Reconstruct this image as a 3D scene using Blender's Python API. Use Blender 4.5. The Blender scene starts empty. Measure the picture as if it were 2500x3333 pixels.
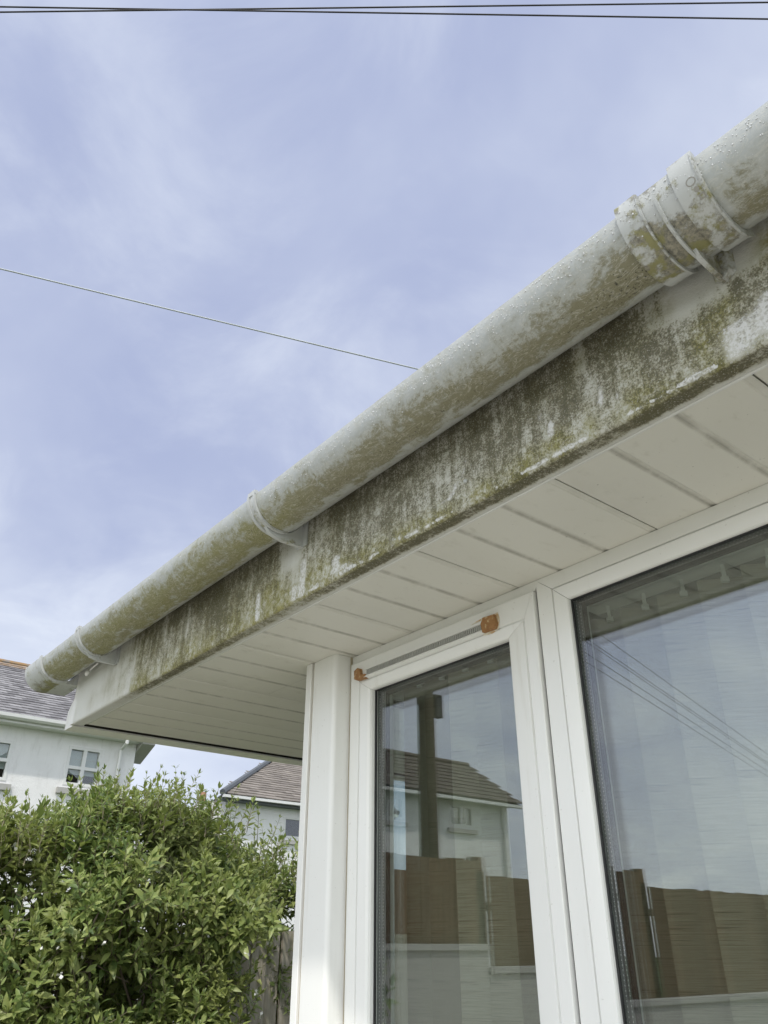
import bpy, math, random
import numpy as np
from mathutils import Vector, Matrix
from mathutils import noise as mnoise

random.seed(7)
RNG = np.random.default_rng(11)
H = 1.70                      # camera height; shapes below are laid out relative to the camera height
rad = math.radians

# ------------------------------------------------------------------ camera
scene = bpy.context.scene
C = scene.collection
cam = bpy.data.cameras.new('camera')
cam.sensor_fit = 'VERTICAL'
cam.sensor_height = 24.0
cam.lens = 24.0 * 2549.5 / 3333.0
cam.clip_start = 0.02
cam.clip_end = 600
camo = bpy.data.objects.new('camera', cam)
C.objects.link(camo)
camo.location = (0, 0, H)
camo.rotation_euler = (rad(90 + 29.053), 0, rad(90 - 38.722))
scene.camera = camo

# ------------------------------------------------------------------ sky, sun, exposure
SUN = Vector((0.95, -1.0, 2.15)).normalized()
world = bpy.data.worlds.new('World')
scene.world = world
world.use_nodes = True
wn, wl = world.node_tree.nodes, world.node_tree.links
wn.clear()


def N(nodes, t, **kw):
    n = nodes.new(t)
    for k, v in kw.items():
        if k.startswith('i_'):
            n.inputs[k[2:]].default_value = v
        elif k.startswith('n_'):
            n.inputs[int(k[2:])].default_value = v
        else:
            setattr(n, k, v)
    return n


SKY_SCALE, SKY_OFF = 0.95, (12.4, 3.3, 1.0)


def sky_world():
    sky = N(wn, 'ShaderNodeTexSky', sky_type='NISHITA', sun_disc=False, sun_elevation=math.asin(SUN.z),
            sun_rotation=math.atan2(SUN.x, SUN.y), air_density=1.0, dust_density=1.6, ozone_density=1.2)
    tc = N(wn, 'ShaderNodeTexCoord')
    sep = N(wn, 'ShaderNodeSeparateXYZ')
    wl.new(tc.outputs['Generated'], sep.inputs[0])
    zc = N(wn, 'ShaderNodeMath', operation='MAXIMUM', n_1=0.0)
    wl.new(sep.outputs['Z'], zc.inputs[0])
    za = N(wn, 'ShaderNodeMath', operation='ADD', n_1=0.32)
    wl.new(zc.outputs[0], za.inputs[0])
    dv = N(wn, 'ShaderNodeVectorMath', operation='DIVIDE')
    cmb = N(wn, 'ShaderNodeCombineXYZ')
    for i in range(3):
        wl.new(za.outputs[0], cmb.inputs[i])
    wl.new(tc.outputs['Generated'], dv.inputs[0])
    wl.new(cmb.outputs[0], dv.inputs[1])
    n1 = N(wn, 'ShaderNodeTexNoise', i_Scale=SKY_SCALE, i_Detail=6.0, i_Roughness=0.52, i_Distortion=0.35)
    off = N(wn, 'ShaderNodeVectorMath', operation='ADD')
    off.inputs[1].default_value = SKY_OFF
    wl.new(dv.outputs[0], off.inputs[0])
    wl.new(off.outputs[0], n1.inputs['Vector'])
    n2 = N(wn, 'ShaderNodeTexNoise', i_Scale=3.3, i_Detail=7.0, i_Roughness=0.58, i_Distortion=0.6)
    wl.new(off.outputs[0], n2.inputs['Vector'])
    r1 = N(wn, 'ShaderNodeMapRange', interpolation_type='SMOOTHSTEP', n_1=0.39, n_2=0.62)
    wl.new(n1.outputs['Fac'], r1.inputs[0])
    r2 = N(wn, 'ShaderNodeMapRange', interpolation_type='SMOOTHSTEP', n_1=0.40, n_2=0.75)
    wl.new(n2.outputs['Fac'], r2.inputs[0])
    # thin veil colour between lavender blue and white
    mx = N(wn, 'ShaderNodeMix', data_type='RGBA')
    mx.inputs['A'].default_value = (4.5, 5.1, 7.3, 1)
    mx.inputs['B'].default_value = (8.5, 9.1, 10.2, 1)
    f = N(wn, 'ShaderNodeMath', operation='MULTIPLY_ADD', n_1=0.45, n_2=0.0)
    wl.new(r2.outputs[0], f.inputs[0])
    g = N(wn, 'ShaderNodeMath', operation='MULTIPLY_ADD', n_1=0.55)
    wl.new(r1.outputs[0], g.inputs[0])
    wl.new(f.outputs[0], g.inputs[2])
    hz = N(wn, 'ShaderNodeMapRange', interpolation_type='SMOOTHSTEP', n_1=0.02, n_2=0.42, n_3=0.45, n_4=0.0)
    wl.new(zc.outputs[0], hz.inputs[0])
    gh = N(wn, 'ShaderNodeMath', operation='ADD', use_clamp=True)
    wl.new(g.outputs[0], gh.inputs[0])
    wl.new(hz.outputs[0], gh.inputs[1])
    wl.new(gh.outputs[0], mx.inputs['Factor'])
    # cloud veil is brighter towards the sun (forward scattering through thin cloud)
    dot = N(wn, 'ShaderNodeVectorMath', operation='DOT_PRODUCT')
    dot.inputs[1].default_value = Vector((0.42, -0.80, 0.42)).normalized()
    wl.new(tc.outputs['Generated'], dot.inputs[0])
    lob = N(wn, 'ShaderNodeMapRange', interpolation_type='SMOOTHSTEP', n_1=0.12, n_2=1.0, n_3=0.0, n_4=1.0)
    wl.new(dot.outputs['Value'], lob.inputs[0])
    sc = N(wn, 'ShaderNodeMix', data_type='RGBA')
    wl.new(lob.outputs[0], sc.inputs['Factor'])
    wl.new(mx.outputs['Result'], sc.inputs['A'])
    br = N(wn, 'ShaderNodeVectorMath', operation='MULTIPLY')
    wl.new(mx.outputs['Result'], br.inputs[0])
    br.inputs[1].default_value = (2.75, 2.65, 2.3)
    wl.new(br.outputs[0], sc.inputs['B'])
    # mix with the clear sky behind
    mm = N(wn, 'ShaderNodeMix', data_type='RGBA')
    mm.inputs['Factor'].default_value = 0.88
    wl.new(sky.outputs[0], mm.inputs['A'])
    wl.new(sc.outputs['Result'], mm.inputs['B'])
    bg = N(wn, 'ShaderNodeBackground', i_Strength=0.095)
    wl.new(mm.outputs['Result'], bg.inputs['Color'])
    out = N(wn, 'ShaderNodeOutputWorld')
    wl.new(bg.outputs[0], out.inputs['Surface'])


sky_world()
sl = bpy.data.lights.new('sun', 'SUN')
sl.energy = 2.4
sl.angle = rad(1.5)
sl.color = (1.0, 0.95, 0.87)
so = bpy.data.objects.new('sun', sl)
so.rotation_euler = SUN.to_track_quat('Z', 'Y').to_euler()
so.location = (2, -5, 12)
C.objects.link(so)
scene.view_settings.view_transform = 'Standard'
scene.view_settings.look = 'None'
scene.view_settings.exposure = 0.15
scene.view_settings.gamma = 1.0
scene.view_settings.use_curve_mapping = False
scene.cycles.use_denoising = True
scene.cycles.transparent_max_bounces = 24
scene.cycles.max_bounces = 10


# ------------------------------------------------------------------ materials
class M:
    def __init__(self, name):
        self.m = bpy.data.materials.new(name)
        self.m.use_nodes = True
        self.nt = self.m.node_tree
        self.n, self.l = self.nt.nodes, self.nt.links
        self.n.clear()
        self.out = self.n.new('ShaderNodeOutputMaterial')
        self.tc = self.n.new('ShaderNodeTexCoord')

    def add(self, t, **kw):
        return N(self.n, t, **kw)

    def link(self, a, b):
        self.l.new(a, b)

    def coords(self, scale=(1, 1, 1)):
        mp = self.add('ShaderNodeMapping')
        mp.inputs['Scale'].default_value = scale
        self.link(self.tc.outputs['Object'], mp.inputs['Vector'])
        return mp.outputs[0]

    def noise(self, scale, detail=4, rough=0.55, vec=(1, 1, 1), dist=0.0):
        n = self.add('ShaderNodeTexNoise', i_Scale=scale, i_Detail=detail, i_Roughness=rough, i_Distortion=dist)
        self.link(self.coords(vec), n.inputs['Vector'])
        return n.outputs['Fac']

    def ramp(self, fac, lo, hi, a=0.0, b=1.0):
        r = self.add('ShaderNodeMapRange', interpolation_type='SMOOTHSTEP', n_1=lo, n_2=hi, n_3=a, n_4=b)
        self.link(fac, r.inputs[0])
        return r.outputs[0]

    def math(self, op, a, b=None, c=None):
        n = self.add('ShaderNodeMath', operation=op)
        for i, v in enumerate((a, b, c)):
            if v is None:
                continue
            if isinstance(v, (int, float)):
                n.inputs[i].default_value = v
            else:
                self.link(v, n.inputs[i])
        return n.outputs[0]

    def mix(self, fac, a, b, blend='MIX'):
        n = self.add('ShaderNodeMix', data_type='RGBA', blend_type=blend)
        for k, v in (('Factor', fac), ('A', a), ('B', b)):
            if isinstance(v, (int, float)):
                n.inputs[k].default_value = v
            elif isinstance(v, tuple):
                n.inputs[k].default_value = v + (1,) if len(v) == 3 else v
            else:
                self.link(v, n.inputs[k])
        return n.outputs['Result']

    def attr(self, name):
        return self.add('ShaderNodeAttribute', attribute_name=name).outputs['Fac']

    def rand(self):
        g = self.add('ShaderNodeNewGeometry')
        o = self.add('ShaderNodeObjectInfo')
        s = self.math('ADD', g.outputs['Random Per Island'], o.outputs['Random'])
        return self.math('FRACT', s)

    def finish(self, color, rough=0.5, bump=None, bstr=0.3, bdist=0.002, spec=0.5, metal=0.0):
        p = self.add('ShaderNodeBsdfPrincipled')
        for k, v in (('Base Color', color), ('Roughness', rough)):
            if isinstance(v, tuple):
                p.inputs[k].default_value = v + (1,)
            elif isinstance(v, (int, float)):
                p.inputs[k].default_value = v
            else:
                self.link(v, p.inputs[k])
        p.inputs['Specular IOR Level'].default_value = spec
        p.inputs['Metallic'].default_value = metal
        if bump is not None:
            b = self.add('ShaderNodeBump', i_Strength=bstr, i_Distance=bdist)
            self.link(bump, b.inputs['Height'])
            self.link(b.outputs[0], p.inputs['Normal'])
        self.link(p.outputs[0], self.out.inputs['Surface'])
        self.p = p
        return self.m


MATS = {}


def make_materials():
    # glossy white plastic of the window frames, with faint grime
    m = M('white_upvc')
    c = m.mix(m.ramp(m.noise(4, 3), 0.25, 0.85, 0, 0.4), (0.80, 0.80, 0.775), (0.74, 0.735, 0.69))
    c = m.mix(m.ramp(m.noise(26, 5, .65, (1, 1, .12)), .56, .78, 0, .35), c, (0.56, 0.54, 0.46))
    c = m.mix(m.ramp(m.noise(150, 2), 0.70, 0.78, 0, 0.4), c, (0.36, 0.34, 0.28))
    MATS['upvc'] = m.finish(c, m.ramp(m.noise(8, 2), 0.2, 0.8, 0.20, 0.27), spec=0.5)
    m = M('sealant')
    c = m.mix(m.noise(40, 4, 0.6, (1, 1, .2)), (0.30, 0.24, 0.14), (0.55, 0.50, 0.40))
    MATS['seal'] = m.finish(c, 0.7)
    m = M('black_rubber')
    MATS['rubber'] = m.finish(m.mix(m.noise(60), (0.008, 0.008, 0.009), (0.02, 0.02, 0.021)), 0.5)
    m = M('spacer_metal')
    MATS['spacer'] = m.finish(m.mix(m.noise(90), (0.10, 0.10, 0.10), (0.16, 0.16, 0.155)), 0.45, metal=0.3)
    m = M('spacer_dot')
    MATS['dot'] = m.finish(m.mix(m.noise(300), (0.55, 0.55, 0.52), (0.7, 0.7, 0.68)), 0.5)
    # soffit boards: off white plastic with dusty specks
    m = M('soffit_plastic')
    c = m.mix(m.noise(3, 4), (0.69, 0.68, 0.62), (0.64, 0.63, 0.565))
    c = m.mix(m.ramp(m.noise(35, 6, 0.65, (1, .5, 1)), 0.55, 0.8, 0, .45), c, (0.42, 0.40, 0.33))
    c = m.mix(m.ramp(m.noise(160, 3, 0.6), 0.70, 0.76, 0, .7), c, (0.14, 0.13, 0.10))
    gd = m.attr('groove')
    gn = m.math('MULTIPLY', gd, m.ramp(m.noise(25, 5, 0.7), 0.25, 0.62, .25, 1))
    c = m.mix(m.math('MULTIPLY', gn, 0.60), c, (0.20, 0.19, 0.155))
    MATS['soffit'] = m.finish(c, 0.45, m.noise(60, 4), 0.08, 0.001, spec=0.35)
    # fascia: white paint under black mould, green algae and rain washed streaks
    m = M('fascia_mould')
    dirt, green, white, smear = m.attr('dirt'), m.attr('green'), m.attr('white'), m.attr('smear')
    fine = m.noise(330, 6, 0.72)
    fine2 = m.noise(120, 6, 0.7)
    med = m.noise(28, 5, 0.62)
    streak = m.noise(62, 6, 0.65, (1, 1, 0.10), 0.25)
    base = m.mix(m.noise(6, 3), (0.66, 0.665, 0.63), (0.58, 0.585, 0.55))
    sp = m.math('ADD', m.math('MULTIPLY', fine, 0.55), m.math('MULTIPLY', fine2, 0.45))
    sp = m.math('ADD', m.math('MULTIPLY', m.math('SUBTRACT', sp, 0.5), 1.35), 0.5)
    sp = m.math('ADD', sp, m.math('MULTIPLY', m.math('SUBTRACT', med, 0.5), 0.16))
    sp = m.math('ADD', sp, m.math('MULTIPLY', m.math('SUBTRACT', streak, 0.5), 0.42))
    thr = m.math('ADD', sp, m.math('MULTIPLY', m.math('SUBTRACT', dirt, 0.5), 0.42))
    k = m.ramp(thr, 0.46, 0.66)
    k2 = m.ramp(thr, 0.38, 0.62)
    algae = m.mix(m.noise(45, 4), (0.165, 0.158, 0.038), (0.34, 0.315, 0.125))
    sm = m.math('MULTIPLY', smear, m.ramp(m.math('ADD', m.math('MULTIPLY', streak, .7), m.math('MULTIPLY', med, .8)), 0.42, 1.05, .25, 1))
    c = m.mix(sm, base, (0.230, 0.213, 0.118))
    c = m.mix(m.math('MULTIPLY', k2, 0.60), c, (0.255, 0.235, 0.145))
    gg = m.math('MULTIPLY', green, m.ramp(m.math('ADD', fine2, m.math('MULTIPLY', med, .4)), 0.50, 0.82))
    c = m.mix(gg, c, algae)
    c = m.mix(m.math('MULTIPLY', k, 0.78), c, m.mix(m.noise(200, 3), (0.036, 0.034, 0.019), (0.125, 0.115, 0.072)))
    flake = m.ramp(m.math('ADD', m.math('ADD', m.math('MULTIPLY', fine2, .7), m.math('MULTIPLY', fine, .5)), m.math('MULTIPLY', white, .50)), 0.80, .96)
    flake = m.math('MULTIPLY', flake, m.ramp(white, 0.05, 0.35))
    grit = m.ramp(m.noise(210, 5, .7), .40, .56, .35, 1)
    c = m.mix(m.math('MULTIPLY', m.math('MULTIPLY', flake, grit), .9), c, (0.66, 0.66, 0.65))
    c = m.mix(m.math('MULTIPLY', m.ramp(m.noise(420, 3, .6), 0.60, 0.66), m.math('MULTIPLY', dirt, 0.6)), c, (0.62, 0.62, 0.58))
    MATS['fascia'] = m.finish(c, 0.7, m.math('ADD', fine2, fine), 0.55, 0.0022, spec=0.25)
    # gutter plastic
    m = M('gutter_plastic')
    dirt, green = m.attr('dirt'), m.attr('green')
    fine = m.noise(260, 6, 0.72)
    fine2 = m.noise(95, 6, 0.68, (1, 1, 1), 0.5)
    med = m.noise(21, 6, 0.66, (1, 1, 1), 1.1)
    base = m.mix(m.noise(10, 4), (0.45, 0.472, 0.472), (0.385, 0.402, 0.395))
    base = m.mix(m.ramp(m.noise(60, 5, .65, (1, .3, .3)), .5, .8, 0, .4), base, (0.36, 0.36, 0.33))
    s = m.math('ADD', m.math('ADD', m.math('MULTIPLY', med, 0.48), m.math('MULTIPLY', fine2, 0.37)), m.math('MULTIPLY', fine, 0.15))
    s = m.math('ADD', m.math('MULTIPLY', m.math('SUBTRACT', s, .5), 1.75), .5)
    t = m.math('ADD', s, m.math('MULTIPLY', m.math('SUBTRACT', dirt, 0.5), 0.55))
    k = m.ramp(t, 0.40, 0.66)
    film = m.ramp(t, 0.18, 0.58)
    c = m.mix(m.math('MULTIPLY', film, 0.55), base, m.mix(green, (0.30, 0.288, 0.235), (0.30, 0.298, 0.175)))
    brown = m.mix(fine, (0.095, 0.085, 0.050), (0.28, 0.255, 0.175))
    olive = m.mix(fine, (0.145, 0.138, 0.035), (0.31, 0.295, 0.125))
    c = m.mix(m.math('MULTIPLY', k, 0.82), c, m.mix(green, brown, olive))
    sk = m.ramp(m.math('ADD', fine, m.math('MULTIPLY', m.math('SUBTRACT', dirt, .5), .25)), 0.66, 0.75)
    c = m.mix(m.math('MULTIPLY', sk, m.ramp(t, .40, .50)), c, (0.05, 0.047, 0.035))
    scr = m.ramp(m.noise(75, 4, .6, (.35, 1, 1), 2.0), 0.49, 0.515)
    scr2 = m.math('MULTIPLY', scr, m.ramp(m.noise(75, 4, .6, (.35, 1, 1), 2.0), 0.545, 0.52))
    c = m.mix(m.math('MULTIPLY', scr2, 0.5), c, (0.55, 0.54, 0.49))
    rg = m.math('MULTIPLY_ADD', film, 0.35, 0.30)
    MATS['gutter'] = m.finish(c, rg, m.math('MULTIPLY', m.math('ADD', fine, fine2), k), 0.5, 0.0018, spec=0.45)
    # cleaner bracket plastic with moss in the corners
    m = M('bracket_plastic')
    a = m.attr('dirt')
    mix1 = m.math('ADD', m.math('MULTIPLY', m.noise(70, 6, .7), .6), m.math('MULTIPLY', m.noise(24, 4), .4))
    mix1 = m.math('ADD', m.math('MULTIPLY', mix1, .75), m.math('MULTIPLY', m.noise(230, 5, .7), .25))
    mix1 = m.math('ADD', m.math('MULTIPLY', m.math('SUBTRACT', mix1, .5), 1.3), .5)
    t = m.math('ADD', mix1, m.math('MULTIPLY', m.math('SUBTRACT', a, 0.5), 0.5))
    k = m.ramp(t, 0.45, 0.62)
    c = m.mix(m.noise(14), (0.52, 0.535, 0.53), (0.44, 0.452, 0.44))
    gr = m.mix(m.ramp(m.noise(190, 6, .75), .3, .7), (0.045, 0.04, 0.024), (0.33, 0.30, 0.21))
    gr = m.mix(m.ramp(m.noise(50, 4), .46, .58), gr, (0.20, 0.185, 0.035))
    c = m.mix(m.math('MULTIPLY', k, .85), c, gr)
    MATS['bracket'] = m.finish(c, 0.38, m.math('MULTIPLY', m.noise(150, 5, .7), k), 0.5, 0.002, spec=0.45)
    m = M('dark_mark')
    MATS['mark'] = m.finish(m.mix(m.noise(300), (0.26, 0.25, 0.22), (0.36, 0.35, 0.32)), 0.8)
    m = M('rust')
    c = m.mix(m.noise(90, 5, .65), (0.17, 0.065, 0.022), (0.44, 0.24, 0.09))
    c = m.mix(m.ramp(m.noise(110, 5, .65), .54, .72), c, (0.58, 0.46, 0.27))
    MATS['rust'] = m.finish(c, 0.75, m.noise(200, 4), 0.4, 0.001)
    m = M('rust_stain')
    c = m.mix(m.ramp(m.noise(70, 5, .65), .40, .62), (0.72, 0.68, 0.56), (0.48, 0.27, 0.085))
    MATS['ruststain'] = m.finish(c, 0.6)
    m = M('vent_grey')
    MATS['vent'] = m.finish(m.mix(m.noise(80), (0.34, 0.34, 0.32), (0.50, 0.50, 0.46)), 0.5)
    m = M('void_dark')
    MATS['void'] = m.finish(m.mix(m.noise(20), (0.012, 0.011, 0.009), (0.03, 0.028, 0.022)), 0.9)  # near-black, puts the shade of gaps and openings into the colour
    # water drop
    m = M('water_drop')
    MATS['drop'] = m.finish(m.mix(m.noise(400), (0.72, 0.73, 0.74), (0.62, 0.63, 0.64)), 0.08, spec=0.8)
    # glass
    m = M('window_glass')
    lw = m.add('ShaderNodeLayerWeight', i_Blend=0.5)
    f5 = m.math('POWER', lw.outputs['Facing'], 5.0)
    fr = m.math('MULTIPLY_ADD', f5, 0.92, 0.092)
    tr = m.add('ShaderNodeBsdfTransparent')
    tr.inputs['Color'].default_value = (0.93, 0.955, 0.945, 1)
    gl = m.add('ShaderNodeBsdfGlossy', i_Roughness=0.0)
    gl.inputs['Color'].default_value = (1, 1, 1, 1)
    mx = m.add('ShaderNodeMixShader')
    m.link(fr, mx.inputs[0])
    m.link(tr.outputs[0], mx.inputs[1])
    m.link(gl.outputs[0], mx.inputs[2])
    m.link(mx.outputs[0], m.out.inputs['Surface'])
    MATS['glass'] = m.m
    # blind fabric: beige weave with horizontal slubs
    m = M('blind_fabric')
    st = m.noise(12, 5, 0.65, (1, 1, 60))
    c = m.mix(m.ramp(st, 0.30, 0.70), (0.36, 0.32, 0.235), (0.52, 0.475, 0.37))
    c = m.mix(m.math('MULTIPLY', m.rand(), .85), c, (0.13, 0.108, 0.07))
    c = m.mix(m.ramp(m.noise(9, 4, .6, (1.1, 1, 75)), .58, .66, 0, .7), c, (0.08, 0.066, 0.042))
    m.finish(c, 0.85, spec=0.1)
    tl = m.add('ShaderNodeBsdfTranslucent')
    m.link(c, tl.inputs['Color'])
    mx = m.add('ShaderNodeMixShader', n_0=0.25)
    m.link(m.p.outputs[0], mx.inputs[1])
    m.link(tl.outputs[0], mx.inputs[2])
    m.link(mx.outputs[0], m.out.inputs['Surface'])
    MATS['blind'] = m.m
    m = M('interior_paint')
    MATS['interior'] = m.finish(m.mix(m.noise(3), (0.22, 0.21, 0.18), (0.18, 0.17, 0.15)), 0.8)
    m = M('carpet')
    MATS['carpet'] = m.finish(m.mix(m.noise(200, 3), (0.10, 0.085, 0.065), (0.17, 0.145, 0.11)), 0.95)
    # render walls
    m = M('white_render')
    c = m.mix(m.ramp(m.noise(1.1, 5, .6), .35, .7), (0.84, 0.835, 0.82), (0.77, 0.765, 0.75))
    c = m.mix(m.ramp(m.noise(7, 5, .65, (1, 1, .25)), .52, .8, 0, .4), c, (0.50, 0.49, 0.45))
    MATS['render'] = m.finish(c, 0.85, m.noise(45, 6, .7), 0.5, 0.02, spec=.2)
    m = M('white_gloss_paint')
    MATS['white'] = m.finish(m.mix(m.noise(12, 4), (0.78, 0.78, 0.76), (0.68, 0.68, 0.65)), 0.35)
    m = M('stone_sill')
    MATS['sill'] = m.finish(m.mix(m.noise(15, 4), (0.36, 0.35, 0.33), (0.46, 0.45, 0.42)), 0.85)
    m = M('pane_far')
    c = m.mix(m.noise(2), (0.05, 0.06, 0.07), (0.09, 0.10, 0.115))
    MATS['farpane'] = m.finish(c, 0.04, spec=1.0)
    m = M('pale_blind_far')
    MATS['farblind'] = m.finish(m.mix(m.noise(3, 3, .5, (1, 1, 8)), (0.42, 0.46, 0.45), (0.34, 0.38, 0.38)), 0.6)
    # slates
    for nm, cols in (('slate', ((0.125, 0.120, 0.122), (0.36, 0.35, 0.35), (0.22, 0.21, 0.212))),
                     ('tile_brown', ((0.160, 0.140, 0.120), (0.32, 0.285, 0.245), (0.235, 0.208, 0.182))),
                     ('tile_dark', ((0.070, 0.055, 0.045), (0.14, 0.112, 0.09), (0.10, 0.08, 0.067)))):
        m = M(nm)
        r = m.rand()
        c = m.mix(r, cols[0], cols[1])
        c = m.mix(m.ramp(m.noise(4, 5, .65), .4, .65), c, cols[2])
        c = m.mix(m.ramp(m.noise(11, 5, .7), .62, .72, 0, .8), c, (0.46, 0.44, 0.40))
        gz = m.attr('lichen')
        c = m.mix(m.math('MULTIPLY', gz, m.ramp(m.noise(5, 4), .35, .6)), c, (0.42, 0.25, 0.085))
        MATS[nm] = m.finish(c, 0.75, m.noise(30, 5, .6), 0.4, 0.01, spec=.3)
    m = M('ridge_orange_lichen')
    MATS['ridge'] = m.finish(m.mix(m.ramp(m.noise(6, 5), .4, .65), (0.33, 0.21, 0.10), (0.25, 0.22, 0.19)), 0.85)
    m = M('lead_flashing')
    MATS['lead'] = m.finish(m.mix(m.noise(8, 4), (0.075, 0.085, 0.095), (0.15, 0.16, 0.17)), 0.7)
    m = M('terracotta')
    MATS['terracotta'] = m.finish(m.mix(m.noise(10), (0.38, 0.20, 0.12), (0.46, 0.29, 0.19)), 0.85)
    # wood
    for nm, a, b, cc in (('wood_grey', (0.33, 0.295, 0.235), (0.48, 0.44, 0.365), (0.21, 0.215, 0.115)),
                         ('wood_brown', (0.095, 0.062, 0.036), (0.27, 0.180, 0.105), (0.10, 0.088, 0.055)),
                         ('wood_pole', (0.07, 0.055, 0.038), (0.13, 0.105, 0.075), (0.085, 0.085, 0.05))):
        m = M(nm)
        g = m.noise(9, 6, .65, (3, 3, .35), 0.8)
        c = m.mix(m.ramp(g, .3, .7), a, b)
        c = m.mix(m.ramp(m.noise(5, 4, .6, (2, 2, .4)), .52, .75, 0, .75), c, cc)
        c = m.mix(m.math('MULTIPLY', m.rand(), .75), c, a)
        MATS[nm] = m.finish(c, 0.85, g, 0.5, 0.004, spec=.15)
    m = M('roof_felt')
    MATS['felt'] = m.finish(m.mix(m.noise(20, 5), (0.06, 0.06, 0.06), (0.12, 0.12, 0.115)), 0.95)
    m = M('cable_black')
    MATS['cable'] = m.finish(m.mix(m.noise(3), (0.016, 0.015, 0.017), (0.04, 0.038, 0.04)), 0.6)
    m = M('cable_grey')
    MATS['cable_grey'] = m.finish(m.mix(m.noise(3), (0.44, 0.48, 0.50), (0.54, 0.57, 0.60)), 0.5)
    m = M('metal_grey')
    MATS['steel'] = m.finish(m.mix(m.noise(12), (0.20, 0.21, 0.21), (0.30, 0.31, 0.31)), 0.5, metal=.6)
    m = M('lawn')
    c = m.mix(m.noise(1.2, 6, .7), (0.045, 0.075, 0.022), (0.095, 0.125, 0.045))
    MATS['lawn'] = m.finish(c, 0.95, m.noise(60, 4), 0.6, 0.03, spec=.1)
    m = M('patio_concrete')
    c = m.mix(m.noise(2, 6, .6), (0.50, 0.475, 0.415), (0.40, 0.38, 0.325))
    c = m.mix(m.ramp(m.noise(60, 4), .55, .75, 0, .5), c, (0.20, 0.185, 0.145))
    MATS['patio'] = m.finish(c, 0.9, m.noise(80, 4), 0.4, 0.006, spec=.2)
    # leaves
    m = M('leaf')
    r = m.rand()
    rp = m.add('ShaderNodeValToRGB')
    el = rp.color_ramp.elements
    el[0].position = 0.0
    el[0].color = (0.070, 0.115, 0.034, 1)
    el[1].position = 1.0
    el[1].color = (0.40, 0.44, 0.16, 1)
    for pos, col in ((0.30, (0.130, 0.195, 0.056, 1)), (0.62, (0.255, 0.330, 0.100, 1)), (0.86, (0.35, 0.41, 0.14, 1))):
        e = el.new(pos)
        e.color = col
    m.link(r, rp.inputs[0])
    c = m.mix(m.ramp(m.noise(2.2, 4), .42, .62, 0, .75), rp.outputs[0], (0.29, 0.32, 0.10))
    c = m.mix(m.ramp(m.noise(1.1, 2), .52, .68, 0, .4), c, (0.17, 0.225, 0.125))
    m.finish(c, 0.42, spec=.4)
    tl = m.add('ShaderNodeBsdfTranslucent')
    m.link(m.mix(0.5, c, (0.34, 0.42, 0.07)), tl.inputs['Color'])
    mx = m.add('ShaderNodeMixShader', n_0=0.30)
    m.link(m.p.outputs[0], mx.inputs[1])
    m.link(tl.outputs[0], mx.inputs[2])
    m.link(mx.outputs[0], m.out.inputs['Surface'])
    MATS['leaf'] = m.m
    m = M('bark')
    MATS['bark'] = m.finish(m.mix(m.noise(25, 5, .6, (1, 1, .3)), (0.075, 0.058, 0.040), (0.18, 0.145, 0.105)), 0.9)
    m = M('twig')
    MATS['twig'] = m.finish(m.mix(m.noise(9, 3), (0.16, 0.15, 0.085), (0.26, 0.215, 0.15)), 0.8)
    m = M('petal')
    MATS['petal'] = m.finish(m.mix(m.noise(50), (0.72, 0.72, 0.68), (0.60, 0.60, 0.54)), 0.6)


make_materials()


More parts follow.
